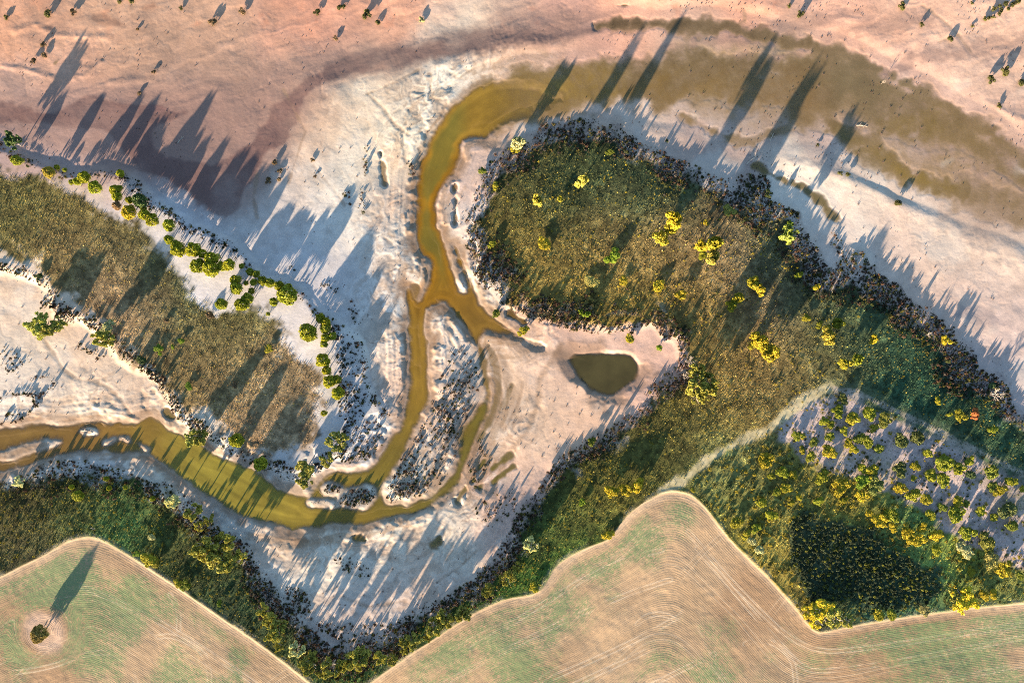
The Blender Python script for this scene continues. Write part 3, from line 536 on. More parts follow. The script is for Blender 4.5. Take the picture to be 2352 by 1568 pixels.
cls[(fc(np.minimum(trk, trk2)) < 9) & (fc(vr) < -8)] = 4
cls[fc(fl) < 0] = 5; cls[fc(fr) < 0] = 6
for k, nm, mt in ((0, 'sand_flats', M_SAND), (1, 'terrace_meadow', M_GRASS), (2, 'grassland', M_GRASS), (3, 'woodland_floor', M_GROVE), (4, 'dirt_track', M_SAND), (5, 'ploughed_field', M_FIELD), (6, 'ploughed_field', M_FIELD)):
    at = {'row': rowS, 'green': green, 'wheel': wheel} if k in (5, 6) else {}
    struct(mesh_from_mask(nm, cls == k, Z, mt, at, C))

cover = np.maximum(ss(2.5, -13, riv + ne1 * 2) * np.clip(.93 + .04 * ne1, 0, 1) * (1 - .5 * ss(1080, 1230, GX + 20 * ne1) * (GY < 330)), ss(1, -12, pond) * .98)
cover = np.maximum(cover, shal * (.62 + .14 * ss(1700, 1300, GX)))
WC = water_f(warpx, warpy) * np.exp(.06 * ne1)[..., None]
fstr = tile(up(rc) / 7.0 + 2, (GX * .6 + GY) / 110.); WC = WC * np.exp(.13 * fstr + .06 * ne2)[..., None]
deep = ss(-8, -22, up(rc) + ne1 * 6) * ss(700, 560, GY) * ss(1090, 1040, GX) * .6
WC = mixc(WC, lin((112, 116, 52)), deep)
WC = np.clip(WC * KALB * np.array([.95, .95, .92]), .004, .9)
pm = fc(pond) < 6
wm = ((fc(riv) < 4) | (fc(shal) > .015)) & ~pm
struct(mesh_from_mask('river', wm, np.full(Z.shape, WL), M_WATER, {'cover': cover}, WC))
struct(mesh_from_mask('pond', pm, np.full(Z.shape, WL), M_WATER, {'cover': cover}, WC))

# plain beyond the surveyed ground, out to the horizon
def skirt():
    far = 6000.0; xs = [-far, (X0 - 1176) * S, (gx[-1] - 1176) * S, far]; ys = [far, (784 - Y0) * S, (784 - gy[-1]) * S, -far]
    V = [(x, y, .2 if (i in (1, 2) and j in (1, 2)) else 0.) for j, y in enumerate(ys) for i, x in enumerate(xs)]
    F = []
    for j in range(3):
        for i in range(3):
            if i == 1 and j == 1: continue
            a = j * 4 + i; F.append((a, a + 4, a + 5, a + 1))
    me = bpy.data.meshes.new('outer_plain'); me.from_pydata(V, [], F)
    m, t, p = newmat('dry_plain'); geo = nd(t, 'ShaderNodeNewGeometry')
    lk(t, mix_rgb(t, ramp(t, noise_n(t, .012, 5, geo.outputs['Position']), .4, .6), tuple(alb((200, 160, 130))), tuple(alb((110, 110, 65)))), p.inputs['Base Color'])
    p.inputs['Roughness'].default_value = 1
    me.materials.append(m); o = bpy.data.objects.new('outer_plain', me); col.objects.link(o); struct(o)
skirt()

# ------------------------------------------------------------------ plant meshes
def quads_mesh(name, cen, nrm, size, mat, squash=.8):
    n = len(cen); nrm = nrm / np.linalg.norm(nrm, axis=1, keepdims=True)
    ref = rng.standard_normal((n, 3)); t1 = np.cross(nrm, ref); t1 /= np.linalg.norm(t1, axis=1, keepdims=True); t2 = np.cross(nrm, t1)
    size = np.broadcast_to(size, (n,))[:, None]
    bend = nrm * size * .35
    V = np.stack([cen - t1 * size - bend, cen + t2 * size * squash, cen + t1 * size - bend, cen - t2 * size * squash], 1).reshape(-1, 3)
    F = np.arange(4 * n).reshape(n, 4)
    me = bpy.data.meshes.new(name); me.from_pydata(V.tolist(), [], F.tolist()); me.materials.append(mat); return me
def lobes_points(lobes, n, jit=.12):
    tot = sum(l[3] ** 2 for l in lobes); P = []; N = []
    for (x, y, zc, r) in lobes:
        k = max(4, int(n * r * r / tot)); d = rng.standard_normal((k, 3)); d[:, 2] = np.abs(d[:, 2]) * 1.0 - .35 * rng.random(k); d /= np.linalg.norm(d, axis=1, keepdims=True)
        rr = r * (1 - jit * rng.random(k) ** 1.5 + .06 * rng.standard_normal(k))
        P.append(np.array([x, y, zc]) + d * rr[:, None]); N.append(d)
    return np.concatenate(P), np.concatenate(N)
def tubes_mesh(name, segs, mat, sides=6):
    """segs: (p0, p1, r0, r1)"""
    V = []; F = []
    for p0, p1, r0, r1 in segs:
        p0 = np.array(p0, float); p1 = np.array(p1, float); d = p1 - p0; d /= max(np.linalg.norm(d), 1e-6)
        a = np.cross(d, (0, 0, 1) if abs(d[2]) < .9 else (1, 0, 0)); a /= np.linalg.norm(a); b = np.cross(d, a); o = len(V)
        for p, r in ((p0, r0), (p1, r1)):
            for k in range(sides):
                t = 2 * math.pi * k / sides; V.append(tuple(p + (a * math.cos(t) + b * math.sin(t)) * r))
        for k in range(sides):
            k2 = (k + 1) % sides; F.append((o + k, o + k2, o + sides + k2, o + sides + k))
        F.append(tuple(o + sides + k for k in range(sides)))
    me = bpy.data.meshes.new(name); me.from_pydata(V, [], F); me.materials.append(mat); return me

def leaf_mat(name, instancer=False):
    m, t, p = newmat(name)
    if instancer:
        c = nd(t, 'ShaderNodeAttribute', attribute_name='tint', attribute_type='INSTANCER').outputs['Color']
    else:
        c = nd(t, 'ShaderNodeObjectInfo').outputs['Color']
    geo = nd(t, 'ShaderNodeNewGeometry')
    v = math_n(t, 'MULTIPLY_ADD', geo.outputs['Random Per Island'], .7, .65)
    cc = nd(t, 'ShaderNodeCombineColor')
    for i in range(3): lk(t, v, cc.inputs[i])
    cm = mix_rgb(t, 1.0, c, cc.outputs[0], 'MULTIPLY')
    lk(t, cm, p.inputs['Base Color']); p.inputs['Roughness'].default_value = .7; p.inputs['Specular IOR Level'].default_value = .2
    tl_ = nd(t, 'ShaderNodeBsdfTranslucent'); lk(t, cm, tl_.inputs[0]); mx = nd(t, 'ShaderNodeMixShader'); mx.inputs[0].default_value = .12
    lk(t, p.outputs[0], mx.inputs[1]); lk(t, tl_.outputs[0], mx.inputs[2]); lk(t, mx.outputs[0], t.nodes['Material Output'].inputs['Surface'])
    return m
M_LEAF = leaf_mat('leaves'); M_LEAFI = leaf_mat('leaves_massed', True)
def bark_mat(name, c):
    m, t, p = newmat(name); geo = nd(t, 'ShaderNodeNewGeometry')
    lk(t, mix_rgb(t, noise_n(t, 2.0, 3, geo.outputs['Position']), tuple(np.array(c) * .6), tuple(c)), p.inputs['Base Color']); p.inputs['Roughness'].default_value = .85; return m
M_BARK = bark_mat('bark', (.16, .12, .09)); M_DEAD = bark_mat('bleached_wood', (.50, .43, .36)); M_TWIG = bark_mat('grey_twigs', (.15, .10, .085))

def lobes_dome(k):
    L = [(0, 0, .30, .72)]
    for i in range(26):
        a = rng.random() * 6.283; e = rng.random() ** .8; rr = .68 * math.sqrt(max(0, 1 - (e * .95) ** 2)); L.append((rr * math.cos(a), rr * math.sin(a), .25 + .55 * e, .20 + .12 * rng.random()))
    return L
def lobes_gum(k):
    L = []
    n = 5 + k % 3
    for i in range(n):
        a = i * 6.283 / n + rng.random() * .7; d = .25 + .42 * rng.random(); r = .26 + .17 * rng.random(); zc = .35 + .4 * rng.random(); L.append((d * math.cos(a), d * math.sin(a), zc, r))
        for q in range(4):
            b = rng.random() * 6.283; L.append((d * math.cos(a) + r * .75 * math.cos(b), d * math.sin(a) + r * .75 * math.sin(b), zc + .16 * rng.standard_normal(), r * .5))
    L.append((.1 * rng.standard_normal(), .1 * rng.standard_normal(), .62, .36)); return L
def lobes_euc(k):
    L = []
    for i in range(13):
        a = rng.random() * 6.283; d = .85 * math.sqrt(rng.random()); r = .14 + .15 * rng.random(); zc = .45 + .45 * rng.random() - .25 * d; L.append((d * math.cos(a), d * math.sin(a), zc, r))
        for q in range(3):
            b = rng.random() * 6.283; L.append((d * math.cos(a) + r * math.cos(b), d * math.sin(a) + r * math.sin(b), zc + .12 * rng.standard_normal(), r * .6))
    return L
def lobes_shrub(k):
    L = []
    for i in range(8):
        a = rng.random() * 6.283; d = .62 * math.sqrt(rng.random()); L.append((d * math.cos(a), d * math.sin(a), .3 + .25 * rng.random(), .24 + .16 * rng.random()))
    return L
def crown_mesh(name, L, n, size):
    P, N = lobes_points(L, n); N = N + .55 * rng.standard_normal(N.shape)
    P[:, 2] = np.maximum(P[:, 2], .02)
    return quads_mesh(name, P, N, size * (.7 + .6 * rng.random(len(P))), M_LEAF)
CROWN = {'dome': [crown_mesh('dome_crown', lobes_dome(k), 3000, .075) for k in range(4)],
         'gum': [crown_mesh('gum_crown', lobes_gum(k), 1900, .085) for k in range(7)],
         'euc': [crown_mesh('euc_crown', lobes_euc(k), 2600, .085) for k in range(5)],
         'shrub': [crown_mesh('shrub_crown', lobes_shrub(k), 700, .11) for k in range(4)]}
def trunk_segs(limbs, spread, top):
    s = [((0, 0, -.08), (.02, 0, .25), .075, .055), ((.02, 0, .25), (0, .02, .45), .055, .045)]
    for i in range(limbs):
        a = i * 6.283 / limbs + rng.random(); m = (spread * .5 * math.cos(a), spread * .5 * math.sin(a), .6); e = (spread * math.cos(a + .2), spread * math.sin(a + .2), top - .1 * rng.random())
        s.append(((.01, .01, .40), m, .04, .028)); s.append((m, e, .028, .012)); s.append((m, (e[0] * .6 + .15, e[1] * .6 - .12, top), .02, .008))
    return s
def trunk_pair(nm, limbs, spread, top, mat):
    sg = trunk_segs(limbs, spread, top); return tubes_mesh(nm, sg[:2], mat), tubes_mesh('limbs', sg[2:], mat)
TRUNK = {'dome': [trunk_pair('trunk', 4, .45, .75, M_BARK) for k in range(2)], 'gum': [trunk_pair('trunk', 5, .5, .7, M_BARK) for k in range(2)],
         'euc': [trunk_pair('trunk', 6, .75, .85, M_DEAD) for k in range(3)], 'shrub': [trunk_pair('stem', 5, .5, .5, M_BARK) for k in range(2)]}
def dead_segs():
    S_ = [((0, 0, -.08), (0, 0, .35), .05, .04)]
    def rec(p, d, L, r, dep):
        e = p + d * L; S_.append((tuple(p), tuple(e), r, r * .65))
        if dep == 0: return
        for q in range(3 if dep > 1 else 2):
            n = d + rng.standard_normal(3) * .55; n[2] = abs(n[2]) * .5 + .1; n /= np.linalg.norm(n); rec(e, n, L * (.55 + .25 * rng.random()), r * .62, dep - 1)
    for i in range(6):
        a = i * 6.283 / 6 + rng.random() * .6; d = np.array((math.cos(a), math.sin(a), .45)); d /= np.linalg.norm(d); rec(np.array((0, 0, .33)), d, .38, .032, 3)
    return S_
DEADM = []
for k in range(3):
    sg = dead_segs(); DEADM.append((tubes_mesh('dead_trunk', sg[:1], M_DEAD, 6), tubes_mesh('dead_branches', sg[1:], M_DEAD, 4)))
def twig_segs(n):
    S_ = []
    for i in range(n):
        a = rng.random() * 6.283; L = .5 + .5 * rng.random(); t = .3 + .8 * rng.random(); p = np.array((.1 * math.cos(a), .1 * math.sin(a), 0)); e = p + L * np.array((math.cos(a) * math.cos(t), math.sin(a) * math.cos(t), math.sin(t)))
        S_.append((tuple(p), tuple(e), .05, .025)); m = (p + e) / 2; a2 = a + .8 * rng.standard_normal(); S_.append((tuple(m), tuple(m + .4 * np.array((math.cos(a2), math.sin(a2), .5))), .03, .012))
    return S_
TWIGM = [tubes_mesh('dead_stems', twig_segs(14), M_TWIG, 4) for k in range(4)]
def log_segs():
    S_ = [((-1, 0, .06), (-.2, .08, .09), .07, .065), ((-.2, .08, .09), (1, -.05, .05), .065, .03)]
    for q in (-.5, .1, .5): S_.append(((q, .03, .08), (q + .3, .45 * random.choice((-1, 1)), .3), .03, .012))
    return S_
LOGM = [tubes_mesh('log', log_segs(), M_DEAD, 6) for k in range(2)]
def bush_mesh(name, n, mat, size=.2):
    P, N = lobes_points(lobes_shrub(0), n); N = N + .6 * rng.standard_normal(N.shape); P[:, 2] = np.maximum(P[:, 2], .03)
    return quads_mesh(name, P, N, size * (.7 + .6 * rng.random(len(P))), mat)
BUSHM = [bush_mesh('saltbush_foliage', 230, M_LEAF, .135) for k in range(4)]

# ------------------------------------------------------------------ placing things
def zat(x, y): return float(fine(Z, x, y))
def ground_pos(x, y, h):
    """a thing seen at (x, y) with its visible top h metres above the ground: find the foot of it"""
    zz = zat(x, y); k = 1 - (zz - 0 + h) / (H + 1.0) + 1.0 / (H + 1.0)
    fx = 1176 + (x - 1176) * k; fy = 784 + (y - 784) * k; wx, wy = wxy(fx, fy); return float(wx), float(wy), zat(fx, fy)
ORD = ['first','second','third','fourth','fifth','sixth','seventh','eighth','ninth','tenth','eleventh','twelfth','thirteenth','fourteenth','fifteenth','sixteenth']
TINT = {'dome': [(.155,.155,.010),(.17,.165,.010),(.135,.145,.012)], 'gum': [(.19,.165,.012),(.15,.15,.012),(.17,.15,.012),(.10,.115,.014),(.13,.14,.012)], 'euc': [(.135,.125,.024),(.15,.14,.026),(.12,.115,.024)], 'shrub': [(.075,.075,.022),(.085,.08,.022)]}
NOUN = {'dome': 'dome_tree', 'gum': 'gum_tree', 'euc': 'eucalyptus_tree', 'shrub': 'desert_shrub', 'dead': 'dead_tree'}
def add_tree(x, y, r, kind, h=None, tint=None, label='', cat='tree', group=None):
    rm = r * S * {'dome': 1.42, 'gum': 1.48, 'euc': 1.42, 'shrub': 1.3, 'dead': 1.3}[kind]
    if h is None: h = {'dome': 2.5, 'gum': 1.05, 'euc': 3.0, 'shrub': 1.15, 'dead': 1.5}[kind] * (rm / 1.3) * random.uniform(.9, 1.1)
    if kind == 'dome': h = min(h, 7.8)
    px, py, pz = ground_pos(x, y, h * .62)
    e = bpy.data.objects.new(NOUN[kind], None); e.empty_display_size = .5; col.objects.link(e); e.location = (px, py, pz); e.rotation_euler.z = random.uniform(0, 6.28)
    e['label'] = label; e['category'] = cat
    if group: e['group'] = group
    if kind == 'dead':
        for nm, dm in zip(('trunk', 'bare_branches'), random.choice(DEADM)):
            o = bpy.data.objects.new(nm, dm); col.objects.link(o); o.parent = e; o.scale = (rm, rm, h)
        return e
    zb = {'dome': .12, 'gum': .22, 'euc': .30, 'shrub': .0}[kind] * h
    tp = random.choice(TRUNK[kind]); t = bpy.data.objects.new('trunk' if kind != 'shrub' else 'stem', tp[0]); col.objects.link(t); t.parent = e; t.scale = (rm, rm, h)
    lb = bpy.data.objects.new('limbs' if kind != 'shrub' else 'twigs', tp[1]); col.objects.link(lb); lb.parent = t
    c = bpy.data.objects.new('crown', random.choice(CROWN[kind])); col.objects.link(c); c.parent = e; c.location.z = zb; c.scale = (rm, rm, (h - zb))
    b = np.array(tint if tint else random.choice(TINT[kind])) * random.uniform(*{'gum': (1.3, 1.95), 'dome': (1.6, 2.2), 'euc': (2.1, 2.9), 'shrub': (.9, 1.4)}[kind]); c.color = (*b, 1)
    return e

# clusters: description, group, default kind, [(x, y, r, options)]
D, GM, EU, SH = 'dome', 'gum', 'euc', 'shrub'
Yel, Dk, Pl, Br, Gr = (.235,.185,.012), (.045,.065,.02), (.26,.25,.11), (.15,.10,.05), (.11,.15,.012)
CL = [
 ('in the bank row at the far left edge', D, [(32,328,14,EU,8,Dk),(37,368,10),(110,395,10,D,None,(.19,.15,.02)),(130,384,5),(148,390,4),(163,418,5),(177,416,8),(192,407,11),(216,430,12)]),
 ('in the clump where the terrace bank turns', D, [(275,398,7),(263,437,10),(268,451,9),(273,432,6),(296,459,7),(267,472,8,D,None,Br),(295,487,13,D,None,Yel),(320,460,13,D,8,Dk),(328,478,6),(330,493,10),(348,505,12),(387,517,11)]),
 ('in the row of fat domes on white soil', D, [(387,550,9),(403,560,8),(408,573,14),(442,573,14),(465,583,9),(453,610,14),(485,594,13),(483,616,15),(507,611,9),(525,608,11),(554,611,5)]),
 ('in the scattered cluster right of the fat domes', D, [(573,624,7),(588,629,7),(540,643,10),(542,661,12),(565,650,5),(582,648,7),(602,645,9),(619,650,9),(640,656,9),(659,676,19),(567,685,11),(577,668,6),(553,700,12),(507,698,11),(628,693,8),(615,721,4)]),
 ('in the column of domes nearest the river bend', D, [(735,730,9),(707,763,17),(748,740,9),(747,754,10),(763,771,8),(747,776,9),(743,790,7),(740,828,13),(750,851,9),(755,876,12),(772,871,9),(775,903,12),(744,949,6)]),
 ('along the north bank of the lower river', EU, [(447,996,19,EU,6,(.15,.15,.03)),(460,1005,13),(542,1011,14,D,6,None),(597,1065,13,D),(695,1085,18,EU,6,None),(703,1105,13,EU,5,None),(750,1058,13,EU,5,None),(773,1013,17,EU,5.5,None),(787,1006,11,EU,4.5,None)]),
 ('beside the pale flat at left', EU, [(100,750,22,EU,7,(.16,.16,.03)),(110,765,12),(135,741,12,EU,6,None),(87,635,9,SH,None,Dk),(245,750,13,GM,None,Pl),(230,775,13),(250,778,12)]),
 ('out in the terrace meadow', GM, [(363,800,8,GM,1.4,Gr),(367,812,4,GM,1,Gr),(417,783,6,GM,1.4,Gr),(396,797,4,GM,1,Gr),(433,886,8,GM,1.2,Gr),(480,726,10,SH,None,Br),(383,736,6,SH,None,Br),(538,883,8,SH,None,Br),(617,800,8,GM,1.5,None),(320,826,11,SH,None,Dk)]),
 ('in the red heath at left', D, [(47,1105,10,EU,3,Pl),(243,1099,5),(164,1118,5),(178,1138,11,D,3,None),(250,1121,5),(350,1145,5),(287,1119,4)]),
 ('in the thick stand by the lower river', EU, [(400,1158,14,EU,7,Pl),(442,1173,14),(460,1208,9),(478,1195,10),(473,1258,20),(507,1275,24,EU,9.5,None),(517,1245,17),(483,1278,15),(523,1293,13),(553,1278,11)]),
 ('along the left field edge', GM, [(348,1233,7,GM,2.2,Pl),(343,1285,14,GM,3,None),(357,1293,10),(313,1271,6,GM,1.3,Gr),(407,1338,8),(427,1343,10),(504,1384,6,GM,1.8,Gr)]),
 ('in the belt between the two fields', EU, [(608,1402,12),(627,1425,14),(648,1432,11),(637,1452,15,EU,9,None),(683,1488,13,EU,None,Pl),(643,1482,8),(713,1525,15),(763,1528,17),(717,1507,10),(740,1545,10)]),
 ('in the belt just above the right field corner', EU, [(791,1532,13),(821,1515,17),(834,1502,12),(871,1515,13),(901,1512,10),(924,1467,12),(947,1475,13),(924,1492,9)]),
 ('in the belt below the white sand crescent', EU, [(994,1438,15),(1021,1422,15),(981,1458,8),(1064,1407,14),(1087,1382,9,'dead',7,None),(1127,1358,14),(1167,1328,14),(1221,1248,13,EU,8,Pl),(1190,1300,9),(1205,1270,9,'dead',7,None)]),
 ('where the belt widens', GM, [(1406,1128,12,GM,4,Yel),(1437,1125,11,GM,4,Yel),(1467,1115,12,GM,4,Yel),(1227,1350,9,GM,2,None),(1397,1228,10,GM,2,Yel),(1337,1152,7,GM,2,Gr),(1359,1015,8,GM,2.5,None)]),
 ('around the rim of the oval meadow', GM, [(1189,328,13,GM,6.5,Pl),(1186,341,9),(1107,393,7),(1137,427,7),(1131,561,8),(1140,720,8,GM,3,None),(1202,760,10,GM,3,None),(1334,716,5,GM,3.5,Gr),(1347,721,7,GM,4,Gr),(1401,350,7,GM,2,None)]),
 ('inside the oval meadow', GM, [(1337,417,11,GM,12.5,(.24,.22,.04)),(1234,462,10,GM,13,(.24,.21,.03)),(1286,457,6,GM,2,None),(1249,560,13,GM,2,Yel),(1411,586,12,GM,3,Gr),(1397,596,9,GM,2.5,Gr),(1357,646,14,GM,1.6,(.24,.20,.05)),(1431,645,8,GM,1.5,Yel),(1512,656,12,GM,2,Yel)]),
 ('across the brown grass right of the oval', GM, [(1517,545,14,GM,7,(.24,.20,.02)),(1541,526,12,GM,7,None),(1547,503,15,GM,13,Yel),(1564,678,9,GM,3,Yel),(1611,566,11,GM,7,Yel),(1640,560,14,GM,14,None),(1636,590,14,GM,11,(.2,.17,.03)),(1615,586,8),(1696,685,11,GM,5,None),(1680,703,11,GM,5,None),(1730,651,12,GM,6,None),(1746,666,10,GM,6,Yel)]),
 ('in the middle of the right grassland', GM, [(1745,786,17,GM,8,Yel),(1765,810,16,GM,8,Yel),(1731,790,10),(1851,731,8),(1883,746,7),(1905,770,15,GM,8,(.19,.16,.02)),(1923,743,11,GM,6,None),(2005,780,9,GM,5,Yel),(1941,836,11,GM,6,None),(1971,826,10,GM,6,None),(1835,631,7,GM,3,None),(1874,660,7,GM,3,None)]),
 ('along the shrubby right bank', GM, [(1675,485,11,GM,3,(.14,.14,.03)),(1621,512,5,GM,2,Yel),(1765,443,9,SH,None,Dk),(1815,513,5,GM,2,Gr),(1813,538,15,EU,9,(.14,.16,.03)),(2173,783,9,GM,3,Yel),(2278,886,8,SH,None,(.05,.08,.03)),(1532,323,4,SH,None,Dk)]),
 ('in the tall stand right of the pond', EU, [(1598,853,14,EU,10,None),(1605,883,20,EU,11,None),(1625,876,14),(1601,910,15,EU,10,None),(1631,893,11),(1446,778,9,GM,2.5,None),(1514,798,6,GM,2,Gr),(1588,830,12,'dead',8,None),(1575,862,8,'dead',7,None)]),
 ('in the dark green right edge strip', GM, [(2206,955,11),(2181,952,5),(2155,920,7),(2281,986,8),(2241,950,9,GM,4,(.24,.09,.03)),(2291,905,14,'dead',6,None),(2135,768,6,'dead',4,None)]),
 ('at the top of the lilac grove soil', GM, [(1937,918,10,GM,None,(.075,.085,.02)),(1925,946,12),(1957,961,13),(1998,949,13),(2031,963,14,GM,None,(.12,.12,.02)),(1892,968,9),(1908,976,8),(1938,990,8),(2005,983,8),(1923,983,6,SH,None,None),(2070,1013,14,GM,None,(.07,.08,.02)),(2106,1003,13,GM,None,(.07,.08,.02))]),
 ('in the upper left part of the grove', GM, [(1833,1002,10),(1870,1015,8),(1906,1003,8),(1948,1016,9),(1975,1006,11),(1993,1016,12),(1961,1031,9),(2020,1030,9),(1896,1028,7),(1905,1038,12,GM,None,Yel),(1843,1033,7),(1863,1049,9)]),
 ('in the grassy left part of the grove', GM, [(1758,1058,15,GM,None,Yel),(1771,1093,7),(1796,1083,11),(1820,1090,9),(1785,1130,8),(1805,1120,9),(1750,1155,10),(1835,1142,6),(1818,1155,6),(1771,1183,11),(1675,1115,9,SH,None,Dk),(1888,1095,13),(1881,1150,9)]),
 ('on the slanting grove edge', GM, [(1591,1125,5),(1691,1200,12),(1735,1213,9),(1716,1228,9),(1728,1243,9,GM,None,Pl),(1743,1262,9,GM,None,Pl)]),
 ('in the crowded middle of the grove', GM, [(1928,1118,16,GM,None,Yel),(1938,1148,7),(1978,1105,13,GM,None,Gr),(2001,1085,13),(2011,1112,16,GM,None,(.08,.09,.02)),(1981,1075,9),(1981,1140,11,GM,None,Yel),(1996,1178,7,GM,None,Yel),(2020,1195,13,GM,None,Yel),(2048,1182,14),(2051,1210,9,GM,None,Yel)]),
 ('in the upper right part of the grove', GM, [(2068,1120,12,GM,None,Yel),(2068,1080,14,GM,None,(.07,.08,.02)),(2101,1070,10),(2098,1098,6),(2098,1135,13),(2128,1147,11),(2138,1092,12),(2168,1102,13),(2170,1063,17),(2201,1077,12),(2228,1058,9),(2230,1090,10,GM,None,Dk),(2131,1040,9)]),
 ('at the right edge of the grove', GM, [(2278,1083,13),(2321,1105,11),(2298,1127,12),(2278,1117,9),(2350,1122,7),(2315,1170,18,GM,None,(.06,.07,.02)),(2325,1208,11),(2283,1187,8),(2251,1172,9),(2266,1247,17,GM,None,(.12,.12,.02)),(2275,1285,14,GM,None,(.22,.19,.05)),(2303,1305,14,GM,None,Yel),(2343,1322,9)]),
 ('above the dark thicket of the grove', GM, [(2138,1183,11),(2195,1182,16),(2165,1165,9),(2201,1152,10),(2220,1155,7),(2118,1212,10,GM,None,Yel),(2088,1228,14,GM,None,Yel),(2108,1238,12,GM,None,Yel),(2151,1228,12,GM,None,Yel),(2223,1225,14),(2206,1253,10,GM,None,Pl),(2221,1265,11,GM,None,Pl),(2151,1262,9),(2231,1312,8)]),
 ('on the field edge below the thicket', EU, [(1888,1405,20,EU,4.2,Yel),(1865,1405,14,EU,4,Yel),(1918,1418,17,EU,4.5,None),(1878,1425,14,EU,4,Yel),(1945,1425,11,EU,3.5,None),(1905,1398,13,EU,4,None),(2018,1413,11,GM,None,None),(2048,1412,11,GM,None,None),(2125,1400,11,GM,None,(.19,.17,.06)),(2208,1373,22,EU,5.5,Yel),(2195,1362,12,EU,4.5,None),(2261,1368,9,GM,None,Yel),(2281,1362,9,GM,None,Yel)]),
 ('on the sand spits below the right channel', SH, [(1931,398,6),(1948,402,6),(2066,465,8),(1878,333,4)]),
 ('on the peach sand at the top right', SH, [(1813,13,5),(1840,32,8),(2073,13,9),(2118,57,6),(2186,90,7),(2235,60,4),(2311,162,11),(2278,183,10),(2348,187,8),(2296,242,6),(2233,7,4)]),
 ('in the hedge line at the top right corner', SH, [(2263,43,5),(2273,42,5),(2283,39,5),(2285,20,6),(2295,32,5),(2298,15,5),(2301,23,5),(2311,7,6),(2318,20,5),(2325,12,5),(2331,7,5),(2341,5,6)]),
 ('on the orange sand along the top left', SH, [(13,40,6),(108,28,9),(167,28,8,SH,None,Br),(273,5,5),(302,2,7),(415,18,5),(487,50,9,SH,None,Br),(555,25,8,SH,None,Br),(727,28,8),(780,15,6)]),
 ('near the left end of the upper flats', SH, [(99,102,7,SH,None,Br),(99,128,7,SH,None,Br),(75,140,7,SH,None,Br),(315,66,4,SH,None,Br),(320,213,5,SH,None,Br),(352,165,5,SH,None,Br)]),
 ('on the top sand left of centre', SH, [(770,87,6,SH,None,Br),(841,33,11),(869,52,6),(968,45,7,SH,None,Pl),(787,15,6)]),
 ('on the white sand beside the dark wet fan', SH, [(632,373,7,SH,None,Br),(642,392,6,SH,None,Br),(615,415,8,SH,None,Br),(640,413,5,SH,None,Br),(717,367,5,SH,None,Br),(723,405,4,SH,None,Br)]),
]
ADJ = {'dome': 'round green tree', 'gum': 'yellow green gum tree', 'euc': 'olive crowned eucalyptus', 'shrub': 'dark desert shrub', 'dead': 'bare bleached dead tree'}
TADJ = {Yel: 'golden yellow', Dk: 'dark green', Pl: 'pale grey green', Br: 'brown', Gr: 'bright lime green'}
for desc, kind0, lst in CL:
    rec = []
    for tup in lst:
        x, y, r = tup[:3]; kd = tup[3] if len(tup) > 3 else kind0; h = tup[4] if len(tup) > 4 else None; tn = tup[5] if len(tup) > 5 else None
        adj = ADJ[kd]
        if tn in TADJ: adj = TADJ[tn] + {'dome': ' round tree', 'gum': ' gum tree', 'euc': ' eucalyptus', 'shrub': ' shrub', 'dead': ' dead tree'}[kd]
        elif tn is not None and max(tn) < .1: adj = 'dull dark ' + {'gum': 'gum tree', 'euc': 'eucalyptus', 'dome': 'round tree', 'shrub': 'shrub', 'dead': 'dead tree'}[kd]
        elif tn is not None and tn[0] > 2 * tn[1]: adj = 'rust red gum tree'
        rec.append((x, y, r, kd, h, tn, adj))
    rec.sort()
    for k, (x, y, r, kd, h, tn, adj) in enumerate(rec):
        same = [q for q in rec if q[6] == adj]; pos = same.index(rec[k])
        lab = f'{adj} {desc}' if len(same) == 1 else f'{adj}, {ORD[pos]} from left {desc}'
        add_tree(x, y, r, kd, h, tn, lab, 'shrub' if kd == 'shrub' else 'tree', 'plants ' + desc if len(rec) > 1 else None)
add_tree(88, 1457, 15.5, D, 7.2, (.17, .125, .035), 'lone tree with a long shadow inside the left ploughed field', 'tree')
add_tree(1432, 285, 6, 'dead', 3.2, None, 'bare stump on the shore above the oval meadow', 'tree')
add_tree(2031, 188, 3, 'dead', 4.0, None, 'thin bare pole tree in the shallows with a line shadow', 'tree')

